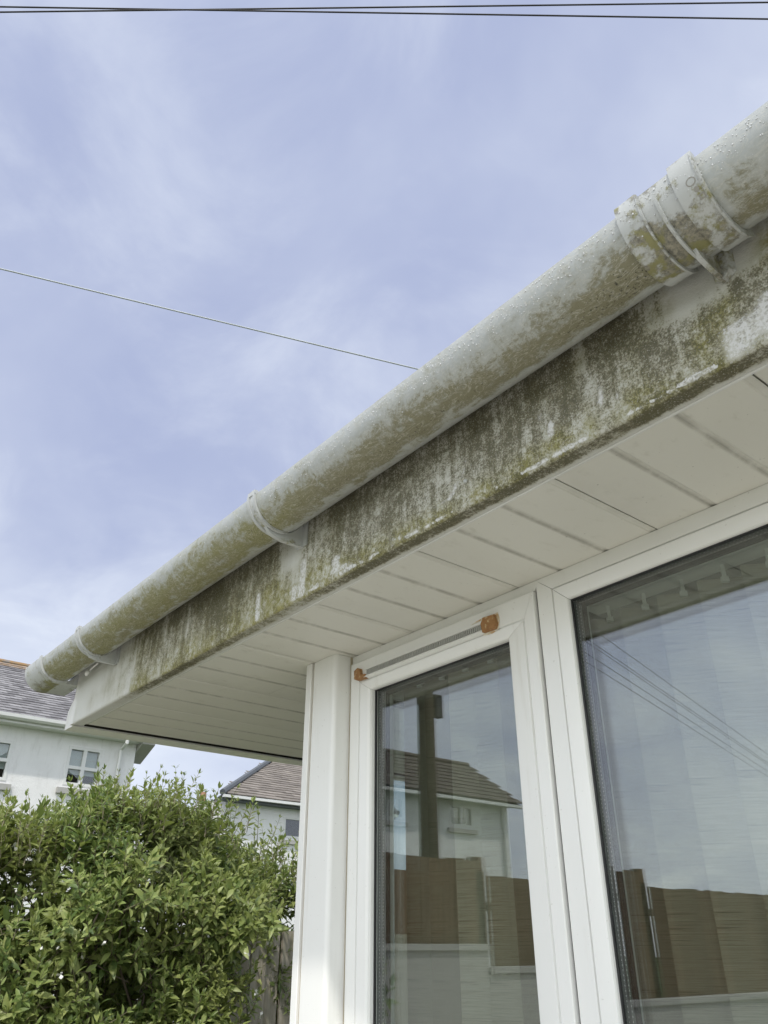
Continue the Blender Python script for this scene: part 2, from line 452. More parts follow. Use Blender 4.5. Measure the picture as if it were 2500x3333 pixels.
# ------------------------------------------------------------------ mesh helpers
class MB:
    def __init__(self):
        self.v, self.f = [], []

    def add(self, vs, fs):
        b = len(self.v)
        self.v += [tuple(p) for p in vs]
        self.f += [tuple(b + i for i in q) for q in fs]
        return self

    def box(self, x0, x1, y0, y1, z0, z1):
        vs = [(x, y, z) for z in (z0, z1) for y in (y0, y1) for x in (x0, x1)]
        return self.add(vs, [(0, 2, 3, 1), (4, 5, 7, 6), (0, 1, 5, 4), (2, 6, 7, 3), (0, 4, 6, 2), (1, 3, 7, 5)])

    def prism(self, poly, ends, fn):
        """closed polygon swept between the parameters in ends; fn(p, t) -> xyz"""
        n = len(poly)
        vs = [fn(p, t) for t in ends for p in poly]
        fs = []
        for k in range(len(ends) - 1):
            for i in range(n):
                j = (i + 1) % n
                fs.append((k * n + i, k * n + j, (k + 1) * n + j, (k + 1) * n + i))
        fs.append(tuple(range(n - 1, -1, -1)))
        fs.append(tuple((len(ends) - 1) * n + i for i in range(n)))
        return self.add(vs, fs)

    def tube(self, pts, r, n=6, cap=True):
        pts = [Vector(p) for p in pts]
        rs = r if isinstance(r, (list, tuple)) else [r] * len(pts)
        vs, fs = [], []
        for i, p in enumerate(pts):
            d = (pts[min(i + 1, len(pts) - 1)] - pts[max(i - 1, 0)]).normalized()
            a = d.cross(Vector((0, 0, 1)))
            if a.length < 1e-3:
                a = Vector((1, 0, 0))
            a.normalize()
            b = d.cross(a)
            for k in range(n):
                t = 2 * math.pi * k / n
                vs.append(p + (a * math.cos(t) + b * math.sin(t)) * rs[i])
        for i in range(len(pts) - 1):
            for k in range(n):
                j = (k + 1) % n
                fs.append((i * n + k, i * n + j, (i + 1) * n + j, (i + 1) * n + k))
        if cap:
            fs.append(tuple(range(n - 1, -1, -1)))
            fs.append(tuple((len(pts) - 1) * n + k for k in range(n)))
        return self.add(vs, fs)

    def mesh(self, name, mat, smooth=False, lift=H, attrs=None):
        me = bpy.data.meshes.new(name)
        me.from_pydata([(x, y, z + lift) for x, y, z in self.v], [], self.f)
        me.materials.append(MATS[mat])
        if smooth:
            me.polygons.foreach_set('use_smooth', [True] * len(me.polygons))
        for k, vals in (attrs or {}).items():
            a = me.attributes.new(k, 'FLOAT', 'POINT')
            a.data.foreach_set('value', np.asarray(vals, dtype=np.float32))
        me.update()
        return me

    def build(self, name, mat, parent=None, smooth=False, attrs=None):
        return put(name, self.mesh(name, mat, smooth, H, attrs), parent)


def put(name, me, parent=None, loc=(0, 0, 0)):
    o = bpy.data.objects.new(name, me)
    C.objects.link(o)
    if parent is not None:
        o.parent = parent
        w = world_loc(parent)
        o.location = Vector(loc) - w
    else:
        o.location = loc
    return o


def world_loc(o):
    p = Vector(o.location)
    while o.parent is not None:
        o = o.parent
        p += Vector(o.location)
    return p


def thing(name, label, cat, loc, group=None):
    o = bpy.data.objects.new(name, None)
    o.empty_display_size = 0.1
    C.objects.link(o)
    o.location = loc
    return tag(o, label, cat, group)


def tag(o, label, cat, group=None):
    o['label'] = label
    o['category'] = cat
    if group:
        o['group'] = group
    return o


def sharp(o, deg=35):
    me = o.data
    me.polygons.foreach_set('use_smooth', [True] * len(me.polygons))
    import bmesh
    bm = bmesh.new()
    bm.from_mesh(me)
    bmesh.ops.recalc_face_normals(bm, faces=bm.faces)
    for e in bm.edges:
        if len(e.link_faces) == 2 and e.calc_face_angle(0) > rad(deg):
            e.smooth = False
    bm.to_mesh(me)
    bm.free()
    return o


# ------------------------------------------------------------------ ground
def ground():
    g = MB().box(-150, 150, -150, 150, -H - 0.5, -H).build('ground', 'lawn')
    g['kind'] = 'structure'
    p = MB().box(-3.6, 5.0, -6.0, 1.02, -H - 0.02, -H + 0.02)
    o = p.build('patio', 'patio')
    o['kind'] = 'structure'


ground()

# ------------------------------------------------------------------ the house: walls, roof, soffit, fascia, windows
ZS = 0.5866        # soffit underside
YF = 0.746         # fascia front face
YW = 1.0386        # window frame face
XL = -2.4215       # left end of the fascia
XR = 2.40
house = thing('bungalow', 'white bungalow corner with mouldy fascia, ribbed soffit and plastic framed windows', 'house', (0, 2.5, 0))


def lerp(a, b, t):
    return a + (b - a) * t


def walls():
    MB().box(-1.495, XR, 1.10, 1.34, -H, -0.96).build('wall', 'render', house)
    MB().box(0.64, XR, 1.03, 1.30, -0.955, 0.75).build('wall', 'render', house)
    MB().box(-1.49, -1.25, 1.345, 4.7, -H, -0.96).build('wall', 'render', house)
    MB().box(-1.49, -1.25, 2.30, 4.7, -0.957, 0.75).build('wall', 'render', house)
    MB().box(-1.245, XR, 4.45, 4.7, -H, 0.75).build('wall', 'render', house)
    MB().box(2.15, XR, 1.345, 4.445, -H, 0.75).build('wall', 'render', house)
    # inside of the room
    MB().box(-1.20, 2.14, 1.35, 4.44, -1.60, -1.58).build('room_floor', 'carpet', house)
    MB().box(-1.43, 2.14, 1.10, 4.44, 0.66, 0.69).build('room_ceiling', 'interior', house)
    MB().box(-1.20, 2.13, 4.40, 4.44, -1.575, 0.655).build('room_wall', 'interior', house)
    MB().box(2.09, 2.13, 1.36, 4.39, -1.575, 0.655).build('room_wall', 'interior', house)
    MB().box(-1.24, -1.21, 2.33, 4.39, -1.575, 0.655).build('room_wall', 'interior', house)
    MB().box(-1.40, 0.60, 1.13, 1.40, -0.955, -0.925).build('window_board', 'white', house)
    # roof deck with felt
    MB().box(-2.43, 2.55, 0.80, 5.0, 0.775, 0.80).build('roof', 'felt', house)
    MB().box(-2.40, 2.55, 0.790, 1.0, 0.700, 0.765).build('rafter_plate', 'wood_grey', house)
    # main block behind, out of the picture
    MB().box(-2.2, 5.0, 5.05, 11.0, -H, 4.3).build('main_wall', 'render', house)
    r = MB()
    r.prism([(5.0 - .3, 4.3), (8.0, 6.4), (11.3, 4.3)], [-2.5, 5.3], lambda p, t: (t, p[0], p[1]))
    r.build('main_roof', 'tile_dark', house)


walls()


def soffit():
    # boards 300 mm wide with two pressed grooves each; joints at every third line
    x0, p = -2.2952, 0.1

    def board(xa, xb, grooves, y0, y1):
        prof = []                      # (x, z, groove)
        e = 0.0012
        prof.append((xa + e, ZS + 0.006, 1))
        prof.append((xa + e, ZS + 0.0008, 1))
        prof.append((xa + e + 0.002, ZS, .15))
        for gx in grooves:
            prof += [(gx - 0.009, ZS, 0), (gx - 0.0055, ZS + .0003, .6), (gx - 0.003, ZS + 0.0022, 1), (gx + 0.003, ZS + 0.0022, .25),
                     (gx + 0.0065, ZS, .1), (gx + 0.0072, ZS, .25), (gx + .0079, ZS, .0)]
        prof.append((xb - e - 0.012, ZS, 0))
        prof.append((xb - e - 0.010, ZS + .0012, .2))
        prof.append((xb - e, ZS + 0.0012, .35))
        prof.append((xb - e, ZS + 0.006, 1))
        ny = max(2, int((y1 - y0) / .04))
        mb = MB()
        at = []
        n = len(prof)
        for k in range(ny + 1):
            y = lerp(y0, y1, k / ny)
            for (x, z, g) in prof:
                mb.v.append((x, y, z))
                at.append(g)
        for k in range(ny):
            for i in range(n - 1):
                mb.f.append((k * n + i, (k + 1) * n + i, (k + 1) * n + i + 1, k * n + i + 1))
        b = len(mb.v)
        mb.v += [(xa + e, y0, ZS + .010), (xb - e, y0, ZS + .010), (xa + e, y1, ZS + .010), (xb - e, y1, ZS + .010)]
        at += [1, 1, 1, 1]
        mb.f.append((b, b + 1, b + 3, b + 2))
        o = mb.build('soffit_board', 'soffit', house, attrs={'groove': at})
        return o
    js = [x0 + p * i for i in range(-1, 50, 3)]
    edges = [-2.412] + [j for j in js if j > -2.40 and j < XR] + [XR]
    for a, b in zip(edges[:-1], edges[1:]):
        gr = [x0 + p * i for i in range(-2, 50) if a + .02 < x0 + p * i < b - .02]
        long = a < -1.5
        if long and b > -1.5:
            board(a, b, gr, 0.7795, YW + .004)
        else:
            board(a, b, gr, 0.7795, 5.0 if long else YW + .004)
    # narrow piece that carries the side boards on beside the corner post
    a = [e for e in edges if e < -1.5][-1]
    board(a, -1.497, [g for g in [x0 + p * i for i in range(0, 20)] if a + .02 < g < -1.52], YW + .005, 5.0)
    # small quarter-round trim along the back of the fascia
    q = [(0.7785, ZS - .0045), (0.7845, ZS - .004), (0.788, ZS - .001), (0.7882, ZS + .004), (0.7785, ZS + .004)]
    t = MB().prism(q, [XL + .03, -1, XR], lambda pq, t: (t, pq[0], pq[1])).build('soffit_trim', 'upvc', house)
    sharp(t, 40)
    # near-black liners paint shade into the gap by the level left barge board
    MB().box(-2.4465, -2.4440, 0.790, 4.99, ZS + .002, .77).build('gap_shade_liner', 'void', house)
    MB().box(-2.4435, -2.4130, 0.790, 4.99, ZS + .030, ZS + .035).build('gap_shade_liner', 'void', house)


soffit()


def nz(x, y, z=0.0, o=3):
    return mnoise.fractal(Vector((x, y, z)), 1.0, 2.0, o)


def gauss(x, c, s):
    return math.exp(-((x - c) / s) ** 2)


def sstep(a, b, x):
    t = min(1, max(0, (x - a) / (b - a)))
    return t * t * (3 - 2 * t)


STREAKS = [  # x, z low, z high, half width, strength, lean
    (-1.350, .588, .655, .010, 1.0, .00), (-1.183, .590, .672, .010, 1.1, .02), (-1.210, .588, .625, .018, .8, .10),
    (-1.072, .600, .640, .016, .8, .03), (-1.04, .590, .612, .03, .6, 0), (-.7793, .612, .622, .020, .9, .3), (-.752, .618, .645, .006, .9, .75),
    (-.728, .640, .682, .004, .6, .3), (-.557, .622, .652, .0055, 1.2, .10), (-.575, .655, .685, .006, .5, 0), (-.545, .588, .600, .030, .8, 0),
    (-.470, .625, .662, .006, .8, .1), (-.448, .612, .640, .004, .6, .1), (-.432, .594, .612, .005, .6, -.1), (-.285, .585, .640, .028, .75, .2),
    (-.243, .600, .655, .018, 1.0, .2), (-.345, .590, .606, .012, .5, .2), (-.30, .66, .70, .02, .35, 0), (-1.62, .588, .64, .008, .4, 0),
    (-1.80, .586, .66, .006, .5, 0), (-1.93, .586, .63, .01, .4, 0), (-.90, .588, .61, .03, .55, 0), (-1.13, .588, .605, .03, .6, 0),
    (-.62, .66, .70, .004, .4, .1), (-.385, .70, .72, .02, .4, 0)]
GREENS = [(-.314, .636, .020, .020, 1.0), (-.290, .66, .025, .015, .6), (-.6084, .605, .016, .020, .8), (-.547, .606, .020, .016, .9), (-.50, .60, .01, .03, .6),
          (-1.10, .612, .05, .030, .85), (-1.155, .600, .03, .04, .7), (-1.29, .605, .05, .045, .9), (-1.42, .60, .06, .05, .6), (-.70, .595, .02, .015, .6),
          (-.85, .594, .05, .015, .5), (-.99, .60, .04, .02, .5), (-.41, .605, .01, .04, .55), (-.21, .70, .02, .03, .9), (-1.62, .60, .1, .04, .5)]


def fascia():
    zt = 0.775
    prof = [(YF, zt)]
    nzs = 36
    for i in range(1, nzs + 1):
        prof.append((YF, lerp(zt, 0.5895, i / nzs)))
    prof += [(YF + .0008, .5862), (YF + .0028, .5838), (YF + .006, .5830)]
    for i in range(1, 6):
        prof.append((lerp(YF + .006, .778, i / 5), .5830))
    prof += [(.778, .60), (.778, zt)]
    xs = list(np.arange(XL, 0.32, 0.005)) + list(np.linspace(0.34, XR, 30))
    mb = MB()
    D, G, W, S = [], [], [], []
    n = len(prof)
    for x in xs:
        x = float(x)
        heavy = sstep(-1.30, -1.02, x)                         # black speckle on the near two thirds
        mid = sstep(-2.25, -1.75, x) * (1 - sstep(-1.35, -1.1, x))   # olive film further along
        for (y, z) in prof:
            t = (z - .584) / .18
            front = y < YF + .004
            n1 = nz(x * 9, z * 5, 1)
            n2 = nz(x * 30, z * 9, 5)
            if front:
                d = heavy * (.66 + .10 * sstep(.15, .9, t) + .20 * n1) + .74 * mid * (.62 + .6 * t + .6 * n1)
                d -= .10 * heavy * gauss(t, .10, .16)
                d += .55 * gauss(x, -1.1735, .0035) * sstep(.655, .685, z) + .4 * gauss(x, -1.183, .004) * gauss(z, .675, .012) + .5 * gauss(x, -.268, .006) * gauss(z, .682, .012)
                clean = gauss(x, -.335, .050) * sstep(.45, .65, t) + gauss(x, -.25, .04) * sstep(.55, .7, t) + .7 * gauss(x, -1.215, .03) * sstep(.35, .5, t)
                clean += .8 * gauss(x, -.50, .015) * sstep(.5, .7, t) * (.5 + n2)
                d -= .75 * clean
                s = mid * (.85 + .4 * n1) + .55 * heavy + .25 * sstep(-2.40, -2.15, x) * (.5 + n1)
                s *= (1 - .85 * clean)
                s += .5 * gauss(x, -2.28, .04) * gauss(t, .22, .16) + .45 * gauss(x, -2.16, .06) * gauss(t, .32, .2)
                g = 1.0 * (heavy + mid) * gauss(t, 0.02, .16) * (.7 + n1) + .28 * heavy * sstep(.0, .35, n1) + .38 * mid * (.6 + 1.5 * n1)
                for (gx, gz, sx, sz, k) in GREENS:
                    g += 1.5 * k * gauss(x, gx, 1.25 * sx) * gauss(z, gz, 1.2 * sz) * (.8 + .8 * n2)
                w = 0
                for (sx, za, zb, hw, k, lean) in STREAKS:
                    if za - .01 < z < zb + .01:
                        cx = sx + lean * (z - .5 * (za + zb))
                        w += k * gauss(x, cx, hw * (1.15 + .6 * n2)) * sstep(za - .008, za + .004, z) * (1 - sstep(zb - .015, zb + .004, z))
                w += 1.25 * heavy * gauss(z, .5895 + .004 * nz(x * 25, 3, 1), .0026) * sstep(-.12, .30, nz(x * 16, 9, 4) + .6 * nz(x * 70, 2, 6))
            else:
                d = (heavy + .65 * mid) * (.86 + .35 * n1) * (1 - sstep(.766, .777, y))
                d += .35 * mid * gauss(x, -1.9, .3)
                s = .95 * (heavy + .8 * mid) * (1 - sstep(.767, .777, y)) + .2 * mid
                g = .70 * (heavy + .5 * mid) * (.40 + 1.2 * n1) * (1 - sstep(.762, .774, y))
                w = 0
            mb.v.append((x, y, z))
            D.append(max(0, min(1, d)))
            G.append(max(0, min(1, g)))
            W.append(max(0, min(1.2, w)))
            S.append(max(0, min(1, s)))
    for k in range(len(xs) - 1):
        for i in range(n):
            j = (i + 1) % n
            mb.f.append((k * n + i, k * n + j, (k + 1) * n + j, (k + 1) * n + i))
    mb.f.append(tuple(range(n)))
    mb.f.append(tuple((len(xs) - 1) * n + i for i in range(n - 1, -1, -1)))
    o = mb.build('fascia_board', 'fascia', house, attrs={'dirt': D, 'green': G, 'white': W, 'smear': S})
    sharp(o, 50)
    o['label'] = 'white fascia board blotched with black mould and green algae'
    # barge board on the left side: level box with a cut end
    b = MB()
    b.prism([(-2.4470, .5845), (-2.4470, .772), (-2.455, .772), (-2.455, .70), (-2.520, .640), (-2.520, .5845)], [0.757, 5.0], lambda p, t: (p[0], t, p[1]))
    ob = b.build('barge_board', 'upvc', house)
    MB().box(-2.4465, -2.4225, .7465, .7565, .5848, .772).build('corner_trim', 'upvc', house)
    # screw head
    s = MB()
    for k in range(5):
        pass
    ico_blob(-.7279, YF - .001, .6284, .0036, .0036, .0036).build('screw_cap', 'bracket', house, smooth=True)


def ico_blob(cx, cy, cz, rx, ry, rz, mb=None, n=8, m=5):
    mb = mb or MB()
    vs = [(cx, cy, cz + rz)]
    for i in range(1, m):
        t = math.pi * i / m
        for k in range(n):
            a = 2 * math.pi * k / n
            vs.append((cx + rx * math.sin(t) * math.cos(a), cy + ry * math.sin(t) * math.sin(a), cz + rz * math.cos(t)))
    vs.append((cx, cy, cz - rz))
    fs = [(0, 1 + k, 1 + (k + 1) % n) for k in range(n)]
    for i in range(m - 2):
        for k in range(n):
            a, b = 1 + i * n + k, 1 + i * n + (k + 1) % n
            fs.append((a, a + n, b + n, b))
    e = len(vs) - 1
    fs += [(e, 1 + (m - 2) * n + (k + 1) % n, 1 + (m - 2) * n + k) for k in range(n)]
    return mb.add(vs, fs)


fascia()


# ---------------------------------------------------------------- windows
def ring(parent, name, rects, prof, mat, fn, gap=0.0005, sides='LTRB'):
    """mitred frame: rects are nested (a0, a1, z0, z1); prof is a list of (rect position, depth)"""
    def at(s):
        i = min(int(s), len(rects) - 2)
        t = s - i
        return [lerp(rects[i][k], rects[i + 1][k], t) for k in range(4)]
    objs = []
    for sd in sides:
        mb = MB()

        def P(p, t):
            a0, a1, z0, z1 = at(p[0])
            d = p[1]
            if sd == 'L':
                q = (a0, z0 + gap) if t == 0 else (a0, z1 - gap)
            elif sd == 'R':
                q = (a1, z0 + gap) if t == 0 else (a1, z1 - gap)
            elif sd == 'T':
                q = (a0 + gap, z1) if t == 0 else (a1 - gap, z1)
            else:
                q = (a0 + gap, z0) if t == 0 else (a1 - gap, z0)
            return fn(q[0], d, q[1])
        mb.prism(prof, [0, 1], P)
        o = mb.build(name, mat, parent)
        sharp(o, 18)
        objs.append(o)
    return objs


def front_map(a, d, z):
    return (a, d, z)


def side_map(a, d, z):
    return (-1.497 + (d - YW), a, z)


def pane(parent, a0, a1, z0, z1, d0, d1, fn):
    vs = [fn(a, d, z) for z in (z0, z1) for d in (d0, d1) for a in (a0, a1)]
    return MB().add(vs, [(0, 2, 3, 1), (4, 5, 7, 6), (0, 1, 5, 4), (2, 6, 7, 3), (0, 4, 6, 2), (1, 3, 7, 5)]).build('glass_pane', 'glass', parent)


def glazing(win, R, fn, dots=True):
    a0, a1, z0, z1 = R
    e = 0.006
    # dark gasket, outer pane, spacer bar with perforations, inner pane
    ring(win, 'gasket', [(a0 - .004, a1 + .004, z0 - .004, z1 + .004), (a0 + .0022, a1 - .0022, z0 + .0022, z1 - .0022)],
         [(0, 1.048), (0, 1.0545), (1, 1.0545), (1, 1.050)], 'rubber', fn, gap=0)
    pane(win, a0 - e, a1 + e, z0 - e, z1 + e, 1.0550, 1.0590, fn)
    sp = ring(win, 'spacer_bar', [(a0 - .010, a1 + .010, z0 - .010, z1 + .010), (a0 - .001, a1 + .001, z0 - .001, z1 + .001)],
              [(0, 1.0595), (0, 1.0785), (1, 1.0785), (1, 1.0595)], 'spacer', fn, gap=0)
    pane(win, a0 - e, a1 + e, z0 - e, z1 + e, 1.0790, 1.0830, fn)
    if dots:
        mb = MB()
        s = .0006
        for d in (1.0645, 1.0735):
            z = z0
            while z < z1 - .004:
                mb.add([fn(a0 - .0007, d - s, z), fn(a0 - .0007, d + s, z), fn(a0 - .0007, d + s, z + .0022), fn(a0 - .0007, d - s, z + .0022)], [(0, 1, 2, 3)])
                z += .0062
            a = a0
            while a < a1 - .004:
                mb.add([fn(a, d - s, z1 + .0007), fn(a, d + s, z1 + .0007), fn(a + .0022, d + s, z1 + .0007), fn(a + .0022, d - s, z1 + .0007)], [(0, 1, 2, 3)])
                a += .0062
        o = mb.build('spacer_perforations', 'dot', win)
        o['kind'] = 'stuff'
    # inner frame edge behind the glass
    ring(win, 'inner_gasket', [(a0 - .004, a1 + .004, z0 - .004, z1 + .004), (a0 + .004, a1 - .004, z0 + .004, z1 - .004)],
         [(0, 1.0835), (0, 1.0895), (1, 1.0875), (1, 1.0835)], 'rubber', fn, gap=0)
    ring(win, 'inner_bead', [(a0 - .03, a1 + .03, z0 - .03, z1 + .03), (a0 - .002, a1 + .002, z0 - .002, z1 + .002)],
         [(0, 1.090), (0, 1.112), (.6, 1.112), (1, 1.100), (1, 1.090)], 'upvc', fn)


BEAD = [(0, 1.095), (0, 1.0325), (.06, 1.0310), (.93, 1.0310), (.965, 1.0345), (1.03, 1.0345), (1.06, 1.0312),
        (1.75, 1.0345), (1.93, 1.0375), (2, 1.0420), (2, 1.0535), (1.6, 1.095)]


def casement_window():
    w = put('casement_window', None, house, (-1.13, 1.05, 0.1 + H))
    w['label'] = 'narrow casement window with rust stained trickle vent'
    # outer frame seen as a thin strip around the sash
    O0 = (-1.440, -.8445, -1.0, .5866 - .0006)
    O1 = (-1.4085, -.8560, -.953, .5672)
    ring(w, 'outer_frame', [O0, O1], [(0, 1.10), (0, YW), (1, YW), (1, 1.0535), (.99, 1.10)], 'upvc', front_map, sides='LTB')
    MB().box(-.8562, -.8522, YW + .004, 1.09, -.99, .5670).build('frame_gap', 'rubber', w)
    R0 = (-1.4075, -.8562, -.95, .5665)
    R1 = (-1.3720, -.8820, -.91, .5170)
    R2 = (-1.3405, -.9300, -.88, .4955)
    ring(w, 'sash_rail', [R0, R1, R2], BEAD, 'upvc', front_map)
    glazing(w, R2, front_map)
    # trickle vent
    v = put('trickle_vent', None, w, (-1.16, 1.03, .53 + H))
    x0, x1 = -1.384, -.946
    zz = .5325
    body = MB()
    y0 = 1.0310
    body.prism([(y0 + .001, zz + .013), (y0 - .005, zz + .011), (y0 - .006, zz + .006), (y0 - .0018, zz + .005), (y0 - .0018, zz - .006), (y0 - .007, zz - .007),
                (y0 - .0085, zz - .011), (y0 + .001, zz - .0135)], [x0 + .0365, x1 - .034], lambda p, t: (t, p[0], p[1]))
    ob = body.build('vent_cover', 'upvc', w)
    MB().box(-1.3420, -.9800, y0 - .0030, y0 - .0020, zz - .0056, zz + .0048).build('vent_slot', 'void', w)
    fins = MB()
    x = -1.3410
    while x < -.981:
        fins.box(x, x + .0026, y0 - .0060, y0 - .0031, zz - .0054, zz + .0046)
        x += .0052
    fo = fins.build('vent_fins', 'vent', w)
    fo['kind'] = 'stuff'
    bpy.data.objects.remove(v)

    def endcap(xa, xb, flip):
        mb = MB()
        s = 1 if flip else -1
        xm = xb if s > 0 else xa
        mb.prism([(xa, zz - .013), (xb, zz - .0135), (xb + .004, zz - .006), (xb, zz + .014), (xa + .003, zz + .0155), (xa - .003, zz + .004)], [y0 + .001, y0 - .0085, y0 - .011],
                 lambda p, t: (lerp(p[0], .5 * (xa + xb), .0 if t > y0 - .010 else .12), t, lerp(p[1], zz, .0 if t > y0 - .010 else .12)))
        o = mb.build('rusty_vent_end', 'rust', w)
        sharp(o, 30)
    endcap(-.9790, -.9470, True)
    mb = MB()
    mb.prism([(-1.384, zz - .007), (-1.372, zz - .0125), (-1.341, zz - .0135), (-1.3425, zz - .004), (-1.360, zz - .002), (-1.3640, zz + .013), (-1.372, zz + .0165), (-1.384, zz + .012)],
             [y0 + .001, y0 - .008], lambda p, t: (p[0], t, p[1]))
    mb.build('rusty_vent_end', 'rust', w)
    # rust run-off on the rail
    mb = MB()
    mb.prism([(-1.015, zz + .0135), (-.979, zz + .016), (-.979, zz + .020), (-.985, zz + .0185), (-1.0, zz + .017)], [y0 - .0002, y0 - .0012], lambda p, t: (p[0], t, p[1]))
    mb.build('rust_stain', 'ruststain', w)
    mb = MB()
    mb.prism([(-.985, zz - .0165), (-.960, zz - .0185), (-.943, zz - .015), (-.9395, zz + .004), (-.943, zz + .019), (-.958, zz + .0175)], [y0 - .0002, y0 - .0009], lambda p, t: (p[0], t, p[1]))
    mb.build('rust_stain', 'ruststain', w)


def fixed_window():
    w = put('fixed_window', None, house, (-.1, 1.05, 0.1 + H))
    w['label'] = 'wide fixed window with vertical blinds behind'
    R0 = (-.8520, .62, -.99, .5860)
    R1 = (-.8163, .59, -.945, .5574)
    R2 = (-.7877, .556, -.91, .5310)
    prof = [(0, 1.095), (0, YW), (.94, YW - .0003), (.97, YW + .0035), (1.03, YW + .0035), (1.06, YW - .0012), (1.8, YW + .0012), (1.95, YW + .003), (2, YW + .006), (2, 1.0535), (1.6, 1.095)]
    ring(w, 'window_frame', [R0, R1, R2], prof, 'upvc', front_map)
    glazing(w, R2, front_map)


def side_window():
    w = put('side_window', None, house, (-1.49, 1.7, 0.1 + H))
    R0 = (1.080, 2.30, -.95, .586)
    R1 = (1.118, 2.26, -.91, .55)
    R2 = (1.150, 2.22, -.88, .52)
    ring(w, 'window_frame', [R0, R1, R2], BEAD, 'upvc', side_map)
    glazing(w, R2, side_map, dots=False)


casement_window()
fixed_window()
side_window()


def corner_post():
    # square boxed post, rounded front edge, with a separate corner strip and a brown sealant line
    p = [(-1.5000, 1.076), (-1.5000, .9935), (-1.4975, .991)]
    r = .011
    for i in range(7):
        t = math.pi / 2 * i / 6
        p.append((-1.4126 - r + r * math.sin(t), .991 + r - r * math.cos(t)))
    p += [(-1.4126, 1.076)]
    mb = MB().prism(p, [-1.0, ZS - .0005], lambda q, t: (q[0], q[1], t))
    post = mb.build('corner_post', 'upvc', house)
    sharp(post, 30)
    s = [(-1.5270, 1.076), (-1.5270, .990), (-1.5255, .9885), (-1.5075, .9885), (-1.5060, .990), (-1.5060, 1.076)]
    c = MB().prism(s, [-1.0, ZS - .0006], lambda q, t: (q[0], q[1], t)).build('corner_strip', 'upvc', house)
    MB().box(-1.5058, -1.5002, .9955, 1.07, -1.0, ZS - .001).build('sealant_line', 'seal', house)
    MB().box(-1.4124, -1.4102, 1.0335, 1.06, -1.0, ZS - .001).build('sealant_line', 'seal', house)
    MB().box(-1.53, .66, .975, 1.12, -1.03, -1.001).build('window_sill', 'upvc', house)


corner_post()

# ------------------------------------------------------------------ gutter
GR, GYC, GZC = 0.058, 0.684, 0.766


def gut(phi, r):
    """phi 0 at the front lip, 90 at the bottom, 180 at the back"""
    t = rad(phi)
    return (GYC - r * math.cos(t), GZC - r * math.sin(t))


gutter = thing('rain_gutter', 'grey half round plastic rain gutter with dirty brown and green stains along the roof edge', 'gutter', (-0.5, GYC, GZC - GR + H))


def trough():
    prof = []
    prof += [(GYC - GR + .0045, GZC + .0005), (GYC - GR + .0022, GZC + .0042), (GYC - GR + .0004, GZC + .0026)]
    outer = [3 + 5 * i for i in range(36)]
    prof += [gut(a, GR) for a in outer]
    prof += [gut(180, GR + .002), gut(181, GR - .003)]
    inner = [178 - 8 * i for i in range(23)]
    prof += [gut(a, GR - .0022) for a in inner]
    ang = [0, 0, 0] + outer + [180, 180] + [90] * len(inner)
    xs = list(np.arange(-2.50, 0.34, 0.008)) + list(np.linspace(.36, XR + .1, 30))
    mb = MB()
    D, G = [], []
    n = len(prof)
    for x in xs:
        x = float(x)
        far = 1 - sstep(-1.25, -.95, x)
        for (q, a) in zip(prof, ang):
            n1 = nz(x * 7, a * .035, 2)
            n2 = nz(x * 22, a * .09, 7)
            lo = lerp(40, 24, far) + 20 * n1
            hi = lerp(97, 108, far) + 14 * n2
            near = gauss(x, -.37, .05)
            d = sstep(lo - 26, lo + 34, a) * (1 - sstep(hi - 16, hi + 18, a))
            d = d * (.74 + .28 * n1 + .24 * n2) + .12
            if x > -.23:
                d = .75 * gauss(a, 98 + 10 * n1, 16) * (.8 + .5 * n2) + .55 * gauss(x, -.20, .03) * gauss(a, 60, 30) + .4 * gauss(x, -.12, .04) * gauss(a, 40, 25)
            d *= lerp(1, .84, far)
            d += .45 * near * gauss(a, 80, 30) * (.6 + n2) + .55 * gauss(x, -.40, .05) * gauss(a, 96, 10)
            d -= .30 * gauss(x, -.52, .10) * gauss(a, 60, 22) * (.7 + n1)
            d += .35 * far * gauss(x, -2.2, .5) * sstep(10, 45, a) * (.4 + n2)
            g = .32 + .75 * far * (.75 + .7 * n1) + .8 * gauss(x, -1.235, .012) * gauss(a, 75, 25)
            d += .7 * gauss(x, -1.238, .010) * gauss(a, 78, 25)
            mb.v.append((x, q[0], q[1]))
            D.append(max(0, min(1, d)))
            G.append(max(0, min(1, g)))
    for k in range(len(xs) - 1):
        for i in range(n):
            j = (i + 1) % n
            mb.f.append((k * n + i, k * n + j, (k + 1) * n + j, (k + 1) * n + i))
    mb.f.append(tuple(range(n)))
    mb.f.append(tuple((len(xs) - 1) * n + i for i in range(n - 1, -1, -1)))
    o = mb.build('gutter_trough', 'gutter', gutter, attrs={'dirt': D, 'green': G})
    sharp(o, 45)


trough()


def band(mb, at, x0, x1, r0, r1, a0, a1, dirt, na=24, nx=4, flare=0.0):
    """curved strap around the gutter, r0 inner, r1 outer"""
    b = len(mb.v)
    rows = []
    prof = [(x0, r0)] + [(lerp(x0, x1, i / nx), r1) for i in range(nx + 1)] + [(x1, r0)]
    n = len(prof)
    for k in range(na + 1):
        a = lerp(a0, a1, k / na)
        for (x, r) in prof:
            y, z = gut(a, r)
            mb.v.append((x, y, z))
            at.append(max(0, min(1, dirt(x, a))))
    for k in range(na):
        for i in range(n):
            j = (i + 1) % n
            mb.f.append((b + k * n + i, b + k * n + j, b + (k + 1) * n + j, b + (k + 1) * n + i))
    mb.f.append(tuple(b + i for i in range(n)))
    mb.f.append(tuple(b + na * n + i for i in range(n - 1, -1, -1)))


